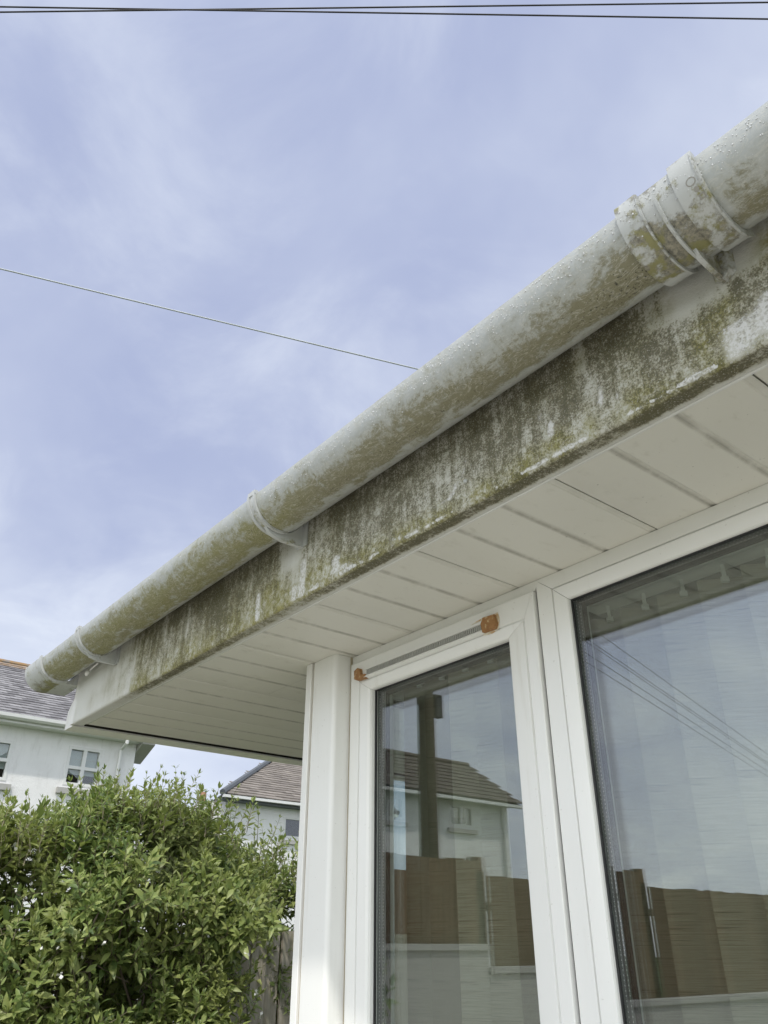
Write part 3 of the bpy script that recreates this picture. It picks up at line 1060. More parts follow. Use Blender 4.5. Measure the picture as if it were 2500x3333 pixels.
def web(mb, at, x0, x1, zb, a0=62, r=GR + .0015, dirt=.25, back=YF - .0006):
    """gusset between gutter and fascia, level lower edge at zb"""
    pts = [gut(a, r) for a in range(a0, 176, 6)]
    pts += [(back, GZC - .012), (back, zb)]
    # lower edge: level, then blends into the strap
    y0 = gut(a0, r + .003)
    pts += [(lerp(back, y0[0], .55), zb), (lerp(back, y0[0], .85), lerp(zb, y0[1], .35))]
    n0 = len(mb.v)
    mb.prism(pts, [x0, x1], lambda p, t: (t, p[0], p[1]))
    for p in mb.v[n0:]:
        at.append(dirt if p[1] < YF - .012 else min(1, dirt + .25))


def bracket(xc, name='gutter_bracket'):
    mb, at = MB(), []
    w = .0128

    def dm(x, a):
        return .34 + .42 * gauss(a, 75, 30) * (.5 + nz(x * 60, a * .1, 3))
    band(mb, at, xc - w, xc - w + .0065, GR + .0004, GR + .0056, -2, 112, lambda x, a: .22 + .2 * gauss(a, 80, 20))
    band(mb, at, xc - w + .0068, xc + w - .0058, GR + .0004, GR + .0026, -2, 112, dm)
    band(mb, at, xc + w - .0055, xc + w, GR + .0004, GR + .0050, -2, 100, lambda x, a: .25 + .25 * gauss(a, 80, 20))
    web(mb, at, xc - .004, xc + .005, .6915)
    y, z = gut(0, GR)
    b = len(mb.v)
    mb.box(xc - w, xc + w, y - .0045, y + .004, z + .001, z + .010)
    mb.box(xc - .016, xc + .018, YF - .004, YF - .0004, .6935, .765)
    at += [.3] * (len(mb.v) - b)
    o = mb.build(name, 'bracket', gutter, attrs={'dirt': at})
    sharp(o, 40)
    return o


bracket(-1.1890)
bracket(-2.1330)


def union():
    mb, at = MB(), []

    def dm(x, a):
        n = nz(x * 40, a * .05, 9)
        return .42 + .36 * gauss(a, 88, 28) + .30 * n - .25 * gauss(a, 122, 14) + .25 * gauss(x, -.300, .012) * sstep(30, 50, a) * (1 - sstep(95, 115, a))
    band(mb, at, -.3315, -.3030, GR + .0005, GR + .0070, -7, 136, dm, 40, 8)
    band(mb, at, -.3028, -.3005, GR + .0005, GR + .0082, -4, 140, lambda x, a: .45, 40, 1)
    band(mb, at, -.3003, -.2592, GR + .0005, GR + .0032, -4, 150, lambda x, a: dm(x, a) + .14 * gauss(a, 70, 30), 44, 12)
    band(mb, at, -.2830, -.2795, GR + .0034, GR + .0085, 14, 118, lambda x, a: .36, 36, 1)
    band(mb, at, -.2590, -.2312, GR + .0005, GR + .0076, -7, 136, lambda x, a: dm(x, a) - .05, 40, 8)
    band(mb, at, -.2310, -.2285, GR + .0005, GR + .0092, -5, 140, lambda x, a: .48, 40, 1)
    web(mb, at, -.2815, -.2755, .6930, a0=88, r=GR + .003, dirt=.50)
    b = len(mb.v)
    mb.prism([(-.2900, .700), (-.2755, .6915), (-.2625, .700), (-.2600, .752), (-.2935, .752)], [YF - .0105, YF - .0008], lambda p, t: (lerp(p[0], -.2755, .35 if t < YF - .005 else 0), t, p[1]))
    at += [.52] * (len(mb.v) - b)
    o = mb.build('union_bracket', 'bracket', gutter, attrs={'dirt': at})
    sharp(o, 38)
    # moulded marks on the collar: oval ring, small block, square ring
    mk = MB()
    r = GR + .0078

    def pt(x, a, rr=r):
        y, z = gut(a, rr)
        return (x, y, z)

    def loop(cx, ca, rx, ra, th, n):
        o_, i_ = [], []
        for k in range(n):
            t = 2 * math.pi * k / n + (math.pi / 4 if n == 4 else 0)
            o_.append(pt(cx + rx * math.cos(t), ca + ra * math.sin(t)))
            i_.append(pt(cx + rx * th * math.cos(t), ca + ra * th * math.sin(t)))
        mk.add(o_ + i_, [(k, (k + 1) % n, n + (k + 1) % n, n + k) for k in range(n)])
    loop(-.2395, 26, .0058, 4.6, .76, 14)
    loop(-.2378, 35.5, .0032, 3.0, .15, 8)
    loop(-.2360, 44, .0050, 4.2, .58, 4)
    mk.build('moulded_mark', 'mark', o)


union()


def stop_end():
    mb, at = MB(), []

    def dm(x, a):
        return .40 + .45 * sstep(45, 80, a) * (1 - sstep(120, 140, a)) * (.6 + .6 * nz(x * 30, a * .06, 4)) + .25 * gauss(a, 95, 15)
    band(mb, at, -2.590, -2.4480, .004, GR + .0040, -6, 120, dm, 36, 10)
    band(mb, at, -2.4475, -2.4310, GR + .0005, GR + .0072, -6, 118, lambda x, a: .26 + .25 * gauss(a, 75, 25), 36, 2)
    pts = [gut(a, GR + .0038) for a in range(80, 176, 6)] + [(YF + .010, GZC), (YF + .010, GZC - GR - .0020)]
    b = len(mb.v)
    mb.prism(pts, [-2.585, -2.445], lambda p, t: (t, p[0], p[1]))
    for p in mb.v[b:]:
        at.append(.42)
    o = mb.build('stop_end', 'bracket', gutter, attrs={'dirt': at})
    sharp(o, 40)
    c = ico_blob(-2.3067, .725, .7085, .011, .006, .0095)
    c.tube([(-2.300, .728, .714), (-2.24, .730, .722)], .0025, 6)
    c.build('gutter_clip', 'white', gutter, smooth=True)


stop_end()


def droplets():
    mb = MB()
    for _ in range(1150):
        x = random.uniform(-1.15, .22) if random.random() < .85 else random.uniform(-2.4, -1.1)
        a = abs(random.gauss(10, 13)) + 2
        if a > 46:
            continue
        r = random.uniform(.0004, .0010) * (1.35 if random.random() < .1 else 1)
        on_collar = (-.3315 < x < -.3030) or (-.2590 < x < -.2312)
        if -.3030 < x < -.2590 and random.random() < .5:
            continue
        if abs(x + 1.189) < .016:
            continue
        y, z = gut(a, (GR + .0072) if on_collar else (GR + .0034 if -.303 < x < -.259 else GR) + .0001)
        ico_blob(x, y, z, r * 1.1, r * .9, r * 1.1, mb, 6, 4)
    o = mb.build('water_droplets', 'drop', gutter, smooth=True)
    o['kind'] = 'stuff'


droplets()


# ------------------------------------------------------------------ blinds
def slat_mesh(zt, zb, w):
    # slight S curve across, chamfered top shoulders
    n = 6
    mb = MB()
    rows = [zt, zt - .004, zt - .022, lerp(zt, zb, .4), lerp(zt, zb, .7), zb]
    hw = [.93, 1.0, 1.0, 1.0, 1.0, 1.0]
    for side, off in ((0, -.0004), (1, .0004)):
        for z, h in zip(rows, hw):
            for i in range(n + 1):
                u = (i / n * 2 - 1) * h
                mb.v.append((u * w / 2, .004 * (1 - u * u) + off, z))
    m = (n + 1) * len(rows)
    for k in range(len(rows) - 1):
        for i in range(n):
            a = k * (n + 1) + i
            mb.f.append((a, a + 1, a + n + 2, a + n + 1))
            mb.f.append((m + a, m + a + n + 1, m + a + n + 2, m + a + 1))
    return mb.mesh('slat', 'blind', True)


def blind(x0, count, pitch, deg, label, railx):
    t = thing('vertical_blind', label, 'blind', (x0 + pitch * count / 2, 1.17, .56 + H))
    zr = .552
    MB().box(railx[0], railx[1], 1.150, 1.192, zr, zr + .035).build('headrail', 'white', t)
    me = slat_mesh(zr - .022, -1.45, .089)
    hang = MB()
    hang.box(-.003, .003, -.004, .004, zr - .026, zr)
    hang.box(-.006, .006, -.003, .003, zr - .030, zr - .021)
    hm = hang.mesh('hanger', 'white')
    for k in range(count):
        x = x0 + pitch * k
        o = put('slat', me, t, (x, 1.171, 0))
        o.rotation_euler = (0, 0, rad(deg + random.uniform(-7, 7)))
        h = put('hanger', hm, t, (x, 1.171, 0))
        h.rotation_euler = (0, 0, rad(deg))


blind(-1.3300, 7, .0757, 17, 'beige vertical blind behind the narrow casement window', (-1.345, -.86))
blind(-.7970, 18, .0765, 37, 'beige vertical blind behind the wide fixed window', (-.835, .60))


# ------------------------------------------------------------------ fences, garden wall
def fence_panel(x, y0, y1, top, mat, label, bw=.118, group=None, bottom=-H):
    t = thing('fence', label, 'fence', (x, .5 * (y0 + y1), 0), group)
    mb = MB()
    n = int(round((y1 - y0) / bw))
    w = (y1 - y0) / n
    mb.prism([(-.010, .004), (-.006, w * .955), (.004, w * .955), (.010, .004)], [bottom + .03, top], lambda p, q: (p[0], p[1] - w / 2, q))
    me = mb.mesh('board', mat)
    for k in range(n):
        o = put('board', me, t, (x + random.uniform(-.003, .003), y0 + w * (k + .5), random.uniform(-.012, .006)))
    for yy in (y0 - .05, y1 + .05):
        MB().box(x - .09, x - .012, yy - .045, yy + .045, bottom, top + .03).build('post', mat, t)
    for zz in (top - .25, bottom + .35, .5 * (top + bottom)):
        MB().box(x - .055, x - .0125, y0 - .004, y1 + .004, zz, zz + .06).build('rail', mat, t)
    return t


fence_panel(-4.85, 1.2, 2.95, .070, 'wood_grey', 'weathered grey board fence half buried in the leafy hedge')
fence_panel(-4.86, 3.06, 5.4, .085, 'wood_grey', 'weathered grey board fence beside the white corner post')
fence_panel(-7.0, 4.78, 8.4, .715, 'wood_brown', 'tall orange brown board fence seen through the window corner')
fence_panel(-4.86, -2.70, -1.1, .605, 'wood_brown', 'tallest brown board fence behind the white stepped wall, mirrored in the casement window')
fence_panel(-4.86, -4.40, -2.82, .500, 'wood_brown', 'brown board fence one step lower, between two taller ones, mirrored in glass')
fence_panel(-4.86, -4.86 - .01, -4.52, .625, 'wood_brown', 'narrow tall brown fence piece mirrored at the left of the wide window')
fence_panel(-4.86, -9.4, -4.98, .505, 'wood_brown', 'long brown board fence mirrored across the wide window')


def garden_wall():
    t = thing('garden_wall', 'low white rendered garden wall stepping down in front of the brown fence', 'wall', (-4.6, -4, 0))
    for (y0, y1, top) in ((-2.52, -1.25, .020), (-3.45, -2.523, -.125), (-9.0, -3.453, -.385)):
        MB().box(-4.70, -4.58, y0, y1, -H, top - .04).build('wall_section', 'sill', t)
        MB().box(-4.72, -4.56, y0, y1, top - .04, top).build('coping', 'sill', t)


garden_wall()


# ------------------------------------------------------------------ neighbouring houses
def tile_mesh(w, gauge, th, mat, lich=0.0):
    mb = MB().box(-w * .488, w * .488, -.0 * gauge, gauge * 1.25, 0, th)
    return mb.mesh('slate', mat, lift=0, attrs={'lichen': [lich] * 8})


def roof_slope(house_o, org, along, up, width, length, gauge, tw, th, mat, visible, inside=None, name='slate'):
    """courses of slates; those that pass visible() are parts, the rest are one joined part"""
    A = Vector(along).normalized()
    U = Vector(up).normalized()
    Nn = A.cross(U).normalized()
    if Nn.z < 0:
        Nn = -Nn
    rot = Matrix((A, U, Nn)).transposed()
    if rot.determinant() < 0:
        rot = Matrix((-A, U, Nn)).transposed()
    tilt = Matrix.Rotation(-math.atan2(th * 1.3, gauge * 1.25), 3, 'X')
    R = (rot @ tilt).to_4x4()
    me = tile_mesh(tw, gauge, th, mat)
    mel = tile_mesh(tw, gauge, th, mat, .7)
    rest = MB()
    nr = int(length / gauge)
    cnt = 0
    base = world_loc(house_o)
    lich = []
    for r in range(nr):
        off = (r % 2) * .5
        nt = int(width / tw)
        for c in range(nt + 1):
            s = (c + off) * tw
            if s > width + tw * .2:
                continue
            p = Vector(org) + A * s + U * (r * gauge) + Nn * (th + random.uniform(0, .006))
            if inside and not inside(s, r * gauge):
                continue
            top = r >= nr - 2 and mat == 'slate'
            yaw = Matrix.Rotation(random.uniform(-.015, .015), 4, Nn)
            Mx = Matrix.Translation(p + Vector((0, 0, H))) @ yaw @ R
            if visible(p) and cnt < 300:
                o = bpy.data.objects.new(name, mel if top else me)
                C.objects.link(o)
                o.parent = house_o
                o.matrix_local = Matrix.Translation(-base) @ Mx
                cnt += 1
            else:
                vs = [Mx @ v.co for v in me.vertices]
                rest.add([(v.x, v.y, v.z - H) for v in vs], [tuple(q.vertices) for q in me.polygons])
                lich += [.7 if top else 0] * 8
    if rest.v:
        o = rest.build('distant_' + name + 's', mat, house_o, attrs={'lichen': lich})
        o['kind'] = 'stuff'


def far_window(h, x, y0, y1, z0, z1, cols=2, mid=None, blinds=True, sill=True, face=1):
    """window in a wall whose face is at x, looking towards +x"""
    fw = .055
    w = MB()
    w.box(x - .06, x + .012, y0, y0 + fw, z0, z1)
    w.box(x - .06, x + .012, y1 - fw, y1, z0, z1)
    w.box(x - .06, x + .0115, y0 + fw, y1 - fw, z0, z0 + fw)
    w.box(x - .06, x + .0115, y0 + fw, y1 - fw, z1 - fw, z1)
    ys = [lerp(y0 + fw, y1 - fw, k / cols) for k in range(cols + 1)]
    for yy in ys[1:-1]:
        w.box(x - .055, x + .010, yy - .035, yy + .035, z0 + fw, z1 - fw)
    zs = [z0 + fw, z1 - fw]
    if mid:
        w.box(x - .055, x + .0105, y0 + fw, y1 - fw, mid - .03, mid + .03)
        zs = [z0 + fw, mid - .03, mid + .03, z1 - fw]
    win = w.build('window', 'white', h)
    for k in range(cols):
        for j in range(0, len(zs), 2):
            ya, yb = ys[k] + (.035 if k else 0), ys[k + 1] - (.035 if k < cols - 1 else 0)
            MB().box(x - .045, x - .04, ya, yb, zs[j], zs[j + 1]).build('pane', 'glass', win)
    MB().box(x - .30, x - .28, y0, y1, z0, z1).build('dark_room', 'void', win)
    if blinds:
        MB().box(x - .095, x - .09, y0 + fw, y1 - fw, lerp(z0, z1, .30), z1 - fw).build('roller_blind', 'farblind', win)
        MB().box(x - .088, x - .084, y0 + fw, y1 - fw, lerp(z0, z1, .69), lerp(z0, z1, .70)).build('blind_seam', 'sill', win)
    if sill:
        MB().box(x + .001, x + .075, y0 - .10, y1 + .10, z0 - .165, z0 - .06).build('sill', 'sill', win)


def wall_with_openings(h, x, y0, y1, z0, z1, wins, thick=.3):
    ys = sorted(set([y0, y1] + [w[0] for w in wins] + [w[1] for w in wins]))
    mb = MB()
    for a, b in zip(ys[:-1], ys[1:]):
        cuts = sorted([(w[2], w[3]) for w in wins if w[0] <= a + 1e-6 and w[1] >= b - 1e-6])
        z = z0
        for (c0, c1) in cuts:
            mb.box(x - thick, x, a, b, z, c0)
            z = c1
        mb.box(x - thick, x, a, b, z, z1)
    return mb.build('wall', 'render', h)


def slate_house():
    h = thing('house', 'white rendered house with grey slate roof at the far left behind the hedge', 'house', (-18, 1, 0))
    X = -16.10
    wins = [(4.99, 5.66, 2.73, 3.46), (2.75, 3.96, 2.68, 3.40), (.3, 1.5, 2.66, 3.36)]
    wall_with_openings(h, X, -4.0, 6.34, -H, 3.80, wins)
    MB().box(X - 8.3, X - .301, 6.04, 6.34, -H, 3.79).build('wall', 'render', h)
    g = MB()
    g.prism([(X - 8.3, 3.80), (X - .1, 3.80), (X - 4.2, 6.05)], [6.04, 6.335], lambda p, t: (p[0], t, p[1]))
    g.build('gable_wall', 'render', h)
    far_window(h, X, *wins[0], 2, 3.065)
    far_window(h, X, *wins[1], 3, 3.045, blinds=True)
    far_window(h, X, *wins[2], 2, 3.03)
    # roof slope of slates
    e0 = Vector((X + .30, -4.2, 3.80))
    ridge = Vector((X - 4.25, -4.2, 6.12))
    up = ridge - e0
    MB().prism([(e0.x - .02, e0.z - .02), (ridge.x, ridge.z - .02), (ridge.x - 4.5, e0.z - .02)], [-4.2, 6.62], lambda p, t: (p[0], t, p[1])).build('roof', 'lead', h)
    roof_slope(h, e0, (0, 1, 0), up, 10.9, up.length, .205, .235, .016, 'slate', lambda p: 3.25 < p.y < 5.55)
    MB().tube([(ridge.x, -4.2, ridge.z + .02), (ridge.x, 6.64, ridge.z + .0)], .065, 8).build('ridge', 'ridge', h)
    # gutter, fascia, soffit, verge, downpipe
    gp = [(e0.x + .12, 3.81), (e0.x + .115, 3.75), (e0.x + .06, 3.715), (e0.x + .01, 3.72), (e0.x - .01, 3.81), (e0.x + .01, 3.80), (e0.x + .06, 3.74), (e0.x + .10, 3.80)]
    o = MB().prism(gp, [-4.2, 6.6], lambda p, t: (p[0], t, p[1])).build('gutter', 'white', h)
    MB().box(e0.x - .035, e0.x - .012, -4.2, 6.6, 3.67, 3.79).build('fascia', 'white', h)
    MB().box(X + .002, e0.x - .036, -4.2, 6.6, 3.67, 3.69).build('soffit', 'white', h)
    v = MB()
    v.prism([(e0.x - .01, 3.78), (e0.x - .01, 3.64), (X - .35, 3.36), (X - .35, 3.55)], [6.35, 6.62], lambda p, t: (p[0], t, p[1]))
    v.build('verge_box', 'sill', h)
    pz = [(e0.x + .06, 6.0, 3.72), (e0.x + .05, 6.0, 3.60), (X + .06, 6.01, 3.50), (X + .06, 6.02, -H)]
    MB().tube(pz, .038, 8).build('downpipe', 'white', h)


slate_house()


def hip_house():
    h = thing('house', 'white house with brown hipped tile roof behind the right part of the hedge', 'house', (-23, 14, 0))
    X = -20.3
    wins = [(12.63, 13.9, 2.70, 3.25)]
    wall_with_openings(h, X, 10.75, 16.2, -H, 3.60, wins)
    MB().box(X - 6.0, X - .301, 10.75, 11.05, -H, 3.59).build('wall', 'render', h)
    MB().box(X - 6.0, X - .301, 15.9, 16.2, -H, 3.59).build('wall', 'render', h)
    far_window(h, X, *wins[0], 2, None, blinds=False)
    e = X + .32
    y0, y1 = 10.45, 16.5
    zr, xr = 6.10, X - 4.7
    ze = 3.60
    r0, r1 = 15.30, 16.5
    vs = [(e, y0, ze), (e, y1, ze), (xr - 3.3, y1, ze), (xr - 3.3, y0 + 2.2, ze), (xr, r0, zr), (xr, r1, zr)]
    MB().add(vs, [(0, 1, 5, 4), (1, 2, 5), (2, 3, 4, 5), (3, 0, 4), (0, 3, 2, 1)]).build('roof', 'lead', h)
    up = Vector((xr - e, 0, zr - ze))
    L = up.length

    def ins(s, u):
        t = (u + .1) / L
        return lerp(y0, r0, t) - y0 - .02 < s < lerp(y1, r1, t) - y0 + .05
    roof_slope(h, (e, y0, ze + .01), (0, 1, 0), up, y1 - y0, L, .235, .30, .022, 'tile_brown', lambda p: 10.5 < p.y < 13.0, ins, 'tile')
    # dark hip cappings
    MB().tube([(e + .04, y0 - .03, ze + .05), (xr, r0, zr + .07)], .085, 7).build('hip_capping', 'lead', h)
    MB().tube([(e + .04, y1 + .03, ze + .05), (xr, r1, zr + .07)], .085, 7).build('hip_capping', 'lead', h)
    MB().tube([(xr, r0, zr + .07), (xr, r1, zr + .07)], .085, 7).build('ridge_capping', 'lead', h)
    MB().box(e - .01, e + .11, y0, y1, ze - .075, ze - .005).build('gutter', 'white', h)
    MB().box(X + .002, e - .012, y0, y1, ze - .13, ze - .09).build('soffit', 'lead', h)
    c = MB().box(e - 1.2, e - .9, y0 - .20, y0 + .10, -H, 3.45)
    c.build('chimney_stack', 'render', h)
    MB().tube([(e - 1.05, y0 - .05, 3.45), (e - 1.05, y0 - .05, 3.78)], [.11, .085], 10).build('chimney_pot', 'terracotta', h)


hip_house()


def mirrored_house():
    h = thing('house', 'white house with dark gabled roof, mirrored in the casement window behind the pole', 'house', (-18, -12, 0))
    X = -16.1
    wins = [(-13.85, -13.0, 2.80, 3.34), (-11.4, -10.4, 2.80, 3.34)]
    wall_with_openings(h, X, -15.22, -8.6, -H, 3.5, wins)
    MB().box(X - 3.6, X - .301, -15.22, -14.92, -H, 3.49).build('wall', 'render', h)
    MB().prism([(X - 3.5, 3.5), (X - .05, 3.5), (X - 1.75, 4.75)], [-15.215, -14.93], lambda p, t: (p[0], t, p[1])).build('gable_wall', 'render', h)
    for w in wins:
        far_window(h, X, *w, 2, None, blinds=False)
    e = X + .28
    ridge = Vector((X - 1.75, -15.5, 4.85))
    MB().prism([(e, 3.49), (ridge.x, ridge.z), (X - 3.8, 3.49)], [-15.5, -8.4], lambda p, t: (p[0], t, p[1])).build('roof', 'lead', h)
    up = Vector((ridge.x - e, 0, ridge.z - 3.5))
    roof_slope(h, (e, -15.5, 3.52), (0, 1, 0), up, 7.1, up.length, .26, .32, .02, 'tile_dark', lambda p: False, None, 'tile')
    MB().tube([(ridge.x, -15.5, ridge.z + .05), (ridge.x, -8.4, ridge.z + .05)], .09, 7).build('ridge', 'tile_dark', h)
    MB().box(e - .01, e + .1, -15.5, -8.4, 3.40, 3.475).build('gutter', 'white', h)
    MB().tube([(X + .06, -15.0, 3.4), (X + .06, -15.0, -H)], .038, 8).build('downpipe', 'white', h)


mirrored_house()

# ------------------------------------------------------------------ poles and wires
def pole(x, y, top, label, r=.165, cross=True):
    t = thing('telegraph_pole', label, 'pole', (x, y, 0), 'telegraph poles')
    MB().tube([(x, y, -H), (x, y, lerp(-H, top, .5)), (x, y, top)], [r, r * .88, r * .74], 14).build('pole_shaft', 'wood_pole', t, smooth=True)
    for zz in (6.75, 7.05):
        if zz < top:
            MB().box(x - .60, x + .60, y - .05, y + .05, zz - .05, zz + .05).build('cross_arm', 'wood_pole', t)
    MB().box(x - .03, x + .09, y - .31, y - .15, 3.42, 3.80).build('junction_box', 'rubber', t)
    return t


pole(-9.9, -6.72, 7.45, 'brown wooden telegraph pole mirrored in the casement window')
pole(8.1, 14.6, 7.45, 'brown wooden telegraph pole standing behind the bungalow')
pole(-19.6, -42.0, 7.45, 'distant wooden telegraph pole down the street')


def wire(a, b, r, sag, label, mat='cable', n=40, group='overhead wires'):
    a, b = Vector(a), Vector(b)
    pts = []
    for i in range(n + 1):
        t = i / n
        p = a.lerp(b, t)
        p.z -= sag * 4 * t * (1 - t)
        pts.append(p)
    o = MB().tube(pts, r, 5).build('wire', mat, None, smooth=True)
    tag(o, label, 'wire', group)
    return o


WIRE_A = ((-9.9, -7.25, 5.10), (8.1, 14.6, 5.6))
wire((-9.87, -7.7, 5.115), (7.6, 13.93, 5.557), .0055, .0, 'thin black overhead wire at the top edge that rises towards the right')
wire((-9.87, -7.7, 5.668), (7.6, 13.93, 4.70), .0055, .0, 'thin black overhead wire at the top edge that drops towards the right')
wire((-9.9, -7.7, 6.194), (-2.20, 7.7, 4.05), .0075, .0, 'single pale grey cable slanting down to the gutter', 'cable_grey')
for (dz, dx, lab) in ((6.80, -.50, 'lowest and leftmost'), (6.83, -.22, 'second lowest'), (6.86, .12, 'middle'), (7.12, -.05, 'second highest'), (7.15, .35, 'highest')):
    wire((-9.9 + dx, -6.72, dz), (-19.6 + dx, -42, dz + .12), .0075, .0, lab + ' of the five dark wires mirrored in the wide window', group=None)
bpy.context.view_layer.update()


# ------------------------------------------------------------------ hedge
def hedge():
    t = thing('hedge', 'leafy green hedge with narrow pointed leaves and a few white flowers beside the fence', 'hedge', (-4.5, 1.3, 0))
    TY = [-1.2, .2, 1.07, 1.18, 1.3, 1.4, 1.52, 1.67, 1.8, 2.05, 2.16, 2.33, 2.53, 2.75, 3.1, 3.6]
    TZ = [.48, .54, .58, .62, .58, .62, .70, .785, .80, .80, .79, .74, .66, .585, .50, .38]

    def top(y):
        return float(np.interp(y, TY, TZ)) - .10

    def front(y, z):
        # front surface of the hedge as x
        b = -4.12 + .20 * nz(y * 1.4, z * 1.6, 3) + .10 * nz(y * 4, z * 4, 8)
        tt = top(y)
        b -= .50 * sstep(tt - .55, tt + .02, z)
        b -= .75 * sstep(2.40, 2.85, y) * (1 - .55 * sstep(.05, .25, z))
        b -= .10 * sstep(-.5, -1.3, z)
        return b
    # leaf template: u along, v across
    prof = [(0.0, .0), (.16, .55), (.42, 1.0), (.70, .72), (1.0, 0.0)]

    def template(curl, fold):
        vs, fs = [], []
        mid, lf, rt = [], [], []
        for u, w in prof:
            zc = -curl * u * u
            mid.append(len(vs))
            vs.append((u, 0, zc))
        for u, w in prof[1:-1]:
            zc = -curl * u * u + fold * w
            lf.append(len(vs))
            vs.append((u, .155 * w, zc))
            rt.append(len(vs))
            vs.append((u, -.155 * w, zc))
        # lf, rt have 3 entries
        fs += [(mid[0], mid[1], lf[0]), (mid[0], rt[0], mid[1])]
        for i in range(2):
            fs += [(mid[i + 1], mid[i + 2], lf[i + 1], lf[i]), (mid[i + 1], rt[i], rt[i + 1], mid[i + 2])]
        fs += [(mid[3], mid[4], lf[2]), (mid[3], rt[2], mid[4])]
        return np.array(vs), fs
    temps = [template(.10, .05), template(.28, .07), template(.42, .04), template(-.08, .09)]
    V, Fc = [], []
    nv = 0
    frames = []          # candidates for single leaves
    twigs = MB()

    def leaf(p, d, nrm, L, wk, ti):
        nonlocal nv
        d = d / np.linalg.norm(d)
        s = np.cross(nrm, d)
        ls = np.linalg.norm(s)
        if ls < 1e-4:
            return
        s /= ls
        n2 = np.cross(d, s)
        vs, fs = temps[ti]
        frames.append((p, d, s, n2, L, wk, ti))
    def shoot(p, d, L, n, size):
        size *= random.choice((.66, .78, .86, 1.0))
        L *= .88
        d = d / np.linalg.norm(d)
        up = np.array([0, 0, 1.])
        pts = []
        q = p.copy()
        dd = d.copy()
        seg = L / n
        a0 = random.uniform(0, math.pi)
        for k in range(n + 1):
            pts.append(tuple(q))
            f = k / n
            if k > 0:
                # a pair of leaves, turned a quarter at every node
                s = np.cross(dd, up)
                if np.linalg.norm(s) < .05:
                    s = np.array([1., 0, 0])
                s /= np.linalg.norm(s)
                b = np.cross(s, dd)
                a = a0 + k * math.pi / 2 + random.uniform(-.35, .35)
                for sg in (0, math.pi):
                    r = s * math.cos(a + sg) + b * math.sin(a + sg)
                    spread = lerp(1.15, .45, f ** 2)
                    ld = dd * lerp(.35, .9, f) + r * spread + np.array([0, 0, random.uniform(-.25, .2)])
                    nr = dd * 1.0 - r * .25 + up * .5 + RNG.normal(0, .18, 3)
                    leaf(q + r * .003, ld, nr, size * lerp(1.0, .55, max(0, f - .35) / .65) * random.uniform(.75, 1.2), random.uniform(1.0, 1.55), random.randrange(4))
            dd = dd + np.array([random.uniform(-.10, .10), random.uniform(-.10, .10), random.uniform(-.06, .12)])
            dd /= np.linalg.norm(dd)
            q = q + dd * seg
        # terminal tuft
        for k in range(3):
            r = RNG.normal(0, 1, 3)
            leaf(q - dd * seg, dd * 1.0 + r * .28, r, size * .6 * random.uniform(.7, 1.1), .8, random.randrange(4))
        twigs.tube(pts, [lerp(.0026, .0011, i / n) for i in range(n + 1)], 3, cap=False)

    # layers of shoots over the front and top
    def go(count, y0, y1, z0, depth, Lr, sz, zpow=1.0):
        for _ in range(count):
            y = random.uniform(y0, y1)
            tt = top(y)
            z = lerp(z0, tt, random.random() ** zpow)
            x = front(y, z) - random.uniform(*depth)
            if y > 2.40 and z < .02 and x > -4.83:
                if random.random() < .96:
                    continue
            up_k = .45 + .9 * sstep(tt - .35, tt, z)
            d = np.array([random.gauss(.75, .35) * (1 - .55 * sstep(tt - .3, tt, z)), random.gauss(-.10, .45), up_k + random.gauss(0, .25)])
            # bare hollow patches
            hol = nz(y * 2.6, z * 2.9, 21)
            if ((depth[0] < .05 and hol < -.06) or (depth[0] < .12 and hol < -.20)) and z < tt - .22:
                continue
            shoot(np.array([x, y, z]), d, random.uniform(*Lr), random.randint(4, 7), random.uniform(*sz))
    go(1500, .55, 3.35, -.75, (.00, .12), (.09, .22), (.058, .094), .8)
    go(1150, .55, 3.35, -.75, (.10, .32), (.12, .26), (.062, .100), .8)
    go(1500, .55, 3.35, -.75, (.28, .62), (.12, .26), (.075, .11), .75)
    go(500, .55, 3.2, -.3, (.55, .85), (.12, .26), (.08, .12), .8)
    go(260, -1.2, .55, -1.3, (.0, .3), (.14, .3), (.075, .11))
    go(120, .55, 2.8, -1.4, (.0, .3), (.14, .3), (.075, .11))
    # top growth standing against the sky
    for _ in range(330):
        y = random.uniform(.5, 3.35)
        tt = top(y)
        x = random.uniform(-4.95, -4.25)
        d = np.array([random.gauss(.10, .25), random.gauss(.0, .28), 1.0])
        shoot(np.array([x, y, tt + random.uniform(-.16, .0)]), d, random.uniform(.08, .20), random.randint(3, 6), random.uniform(.055, .088))
    for _ in range(46):
        y = random.uniform(.7, 3.0)
        d = np.array([random.gauss(.05, .2), random.gauss(.0, .22), 1.0])
        shoot(np.array([random.uniform(-4.8, -4.3), y, top(y) - .02]), d, random.uniform(.18, .28), random.randint(5, 7), random.uniform(.05, .075))
    # the 300 largest leaves to the eye become single parts
    P = np.array([f[0] for f in frames])
    L = np.array([f[4] for f in frames])
    dist = np.linalg.norm(P, axis=1)
    score = L / dist + .02 * (P[:, 0] + 4.5)
    inview = (P[:, 1] > .95) & (P[:, 1] < 2.9) & (P[:, 2] > -.45)
    score = np.where(inview, score, -1)
    pick = set(np.argsort(-score)[:300].tolist())
    tm = []
    for vs, fs in temps:
        mb = MB()
        mb.add([tuple(v) for v in vs], fs)
        tm.append(mb.mesh('leaf', 'leaf', True, lift=0))
    base = world_loc(t)
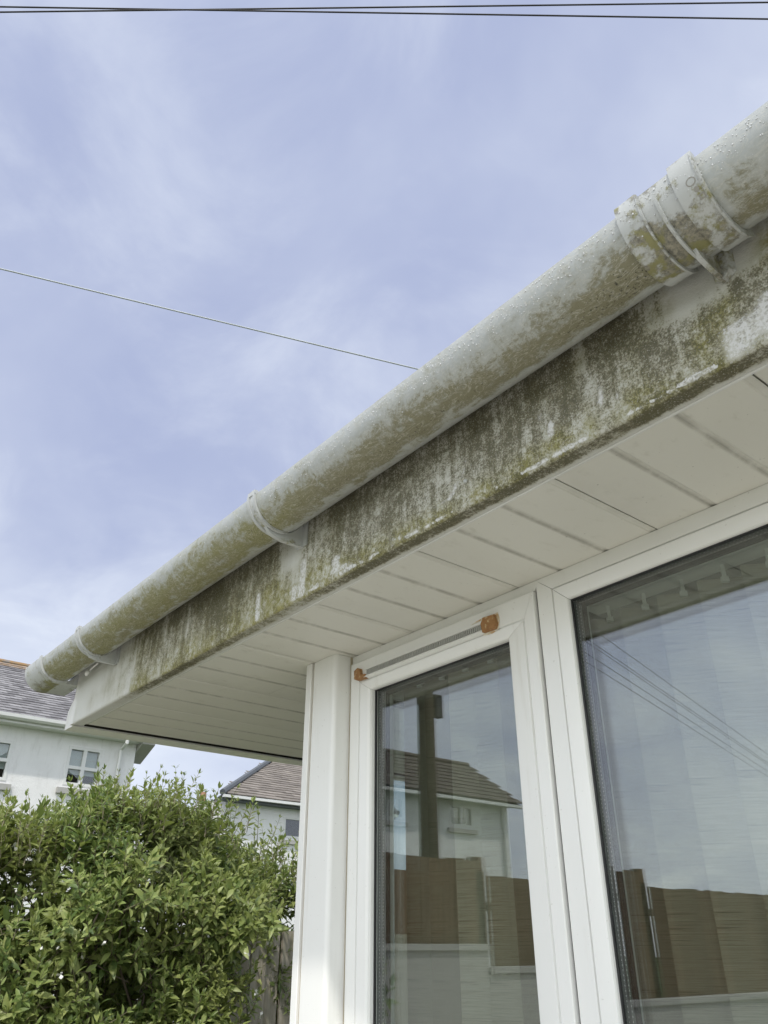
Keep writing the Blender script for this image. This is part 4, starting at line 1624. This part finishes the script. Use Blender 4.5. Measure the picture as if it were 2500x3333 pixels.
    for i, (p, d, s, n2, LL, wk, ti) in enumerate(frames):
        if i in pick:
            Mx = Matrix(((d[0] * LL, s[0] * LL * wk, n2[0] * LL, p[0]), (d[1] * LL, s[1] * LL * wk, n2[1] * LL, p[1]),
                         (d[2] * LL, s[2] * LL * wk, n2[2] * LL, p[2] + H), (0, 0, 0, 1)))
            o = bpy.data.objects.new('leaf', tm[ti])
            C.objects.link(o)
            o.parent = t
            o.matrix_local = Matrix.Translation(-base) @ Mx
        else:
            vs, fs = temps[ti]
            W = p + (vs[:, :1] * d + vs[:, 1:2] * wk * s + vs[:, 2:3] * n2) * LL
            V.append(W)
            Fc += [tuple(nv + k for k in f) for f in fs]
            nv += len(vs)
    V = np.concatenate(V)
    V[:, 2] += H
    me = bpy.data.meshes.new('foliage')
    me.from_pydata(V.tolist(), [], Fc)
    me.materials.append(MATS['leaf'])
    me.polygons.foreach_set('use_smooth', [True] * len(me.polygons))
    o = put('foliage', me, t)
    o['kind'] = 'stuff'
    # woody stems
    br = MB()
    for _ in range(56):
        y = random.uniform(-1.0, 2.4)
        x = random.uniform(-4.75, -4.4)
        p = Vector((x, y, -H))
        pts = [p]
        z = -H
        n = random.randint(6, 8)
        hgt = top(y) + H - random.uniform(.40, .9)
        for k in range(n):
            p = p + Vector((random.gauss(.015, .06), random.gauss(0, .07), hgt / n))
            pts.append(p.copy())
        br.tube(pts, [lerp(.018, .004, i / n) for i in range(n + 1)], 6)
    for _ in range(130):
        y = random.uniform(.6, 2.5)
        z = random.uniform(-.7, top(y) - .25)
        x = front(y, z) - random.uniform(.0, .2)
        p = Vector((x - .25, y, z - .1))
        d = Vector((random.uniform(.3, 1), random.uniform(-1, 1), random.uniform(-.3, .7))).normalized()
        pts = [p]
        for k in range(4):
            p = p + d * random.uniform(.06, .11)
            d = (d + Vector((random.gauss(0, .2), random.gauss(0, .2), random.gauss(0, .2)))).normalized()
            pts.append(p.copy())
        br.tube(pts, [.004, .0035, .003, .0022, .0012], 4)
    bo = br.build('branches', 'bark', t, smooth=True)
    bo['kind'] = 'stuff'
    tw = twigs.build('twigs', 'twig', t)
    tw['kind'] = 'stuff'
    # white flower remains
    fl = MB()
    for _ in range(34):
        y = random.uniform(1.0, 2.9)
        z = random.uniform(-.4, top(y) - .05)
        c = np.array([front(y, z) + random.uniform(-.02, .10), y, z])
        for k in range(random.randint(2, 4)):
            d = RNG.normal(0, 1, 3)
            d /= np.linalg.norm(d)
            s = np.cross(d, RNG.normal(0, 1, 3))
            s /= np.linalg.norm(s)
            a = random.uniform(.012, .026)
            fl.add([c, c + d * a * .6 + s * a * .4, c + d * a, c + d * a * .6 - s * a * .4], [(0, 1, 2, 3)])
    fo = fl.build('petals', 'petal', t)
    fo['kind'] = 'stuff'


hedge()
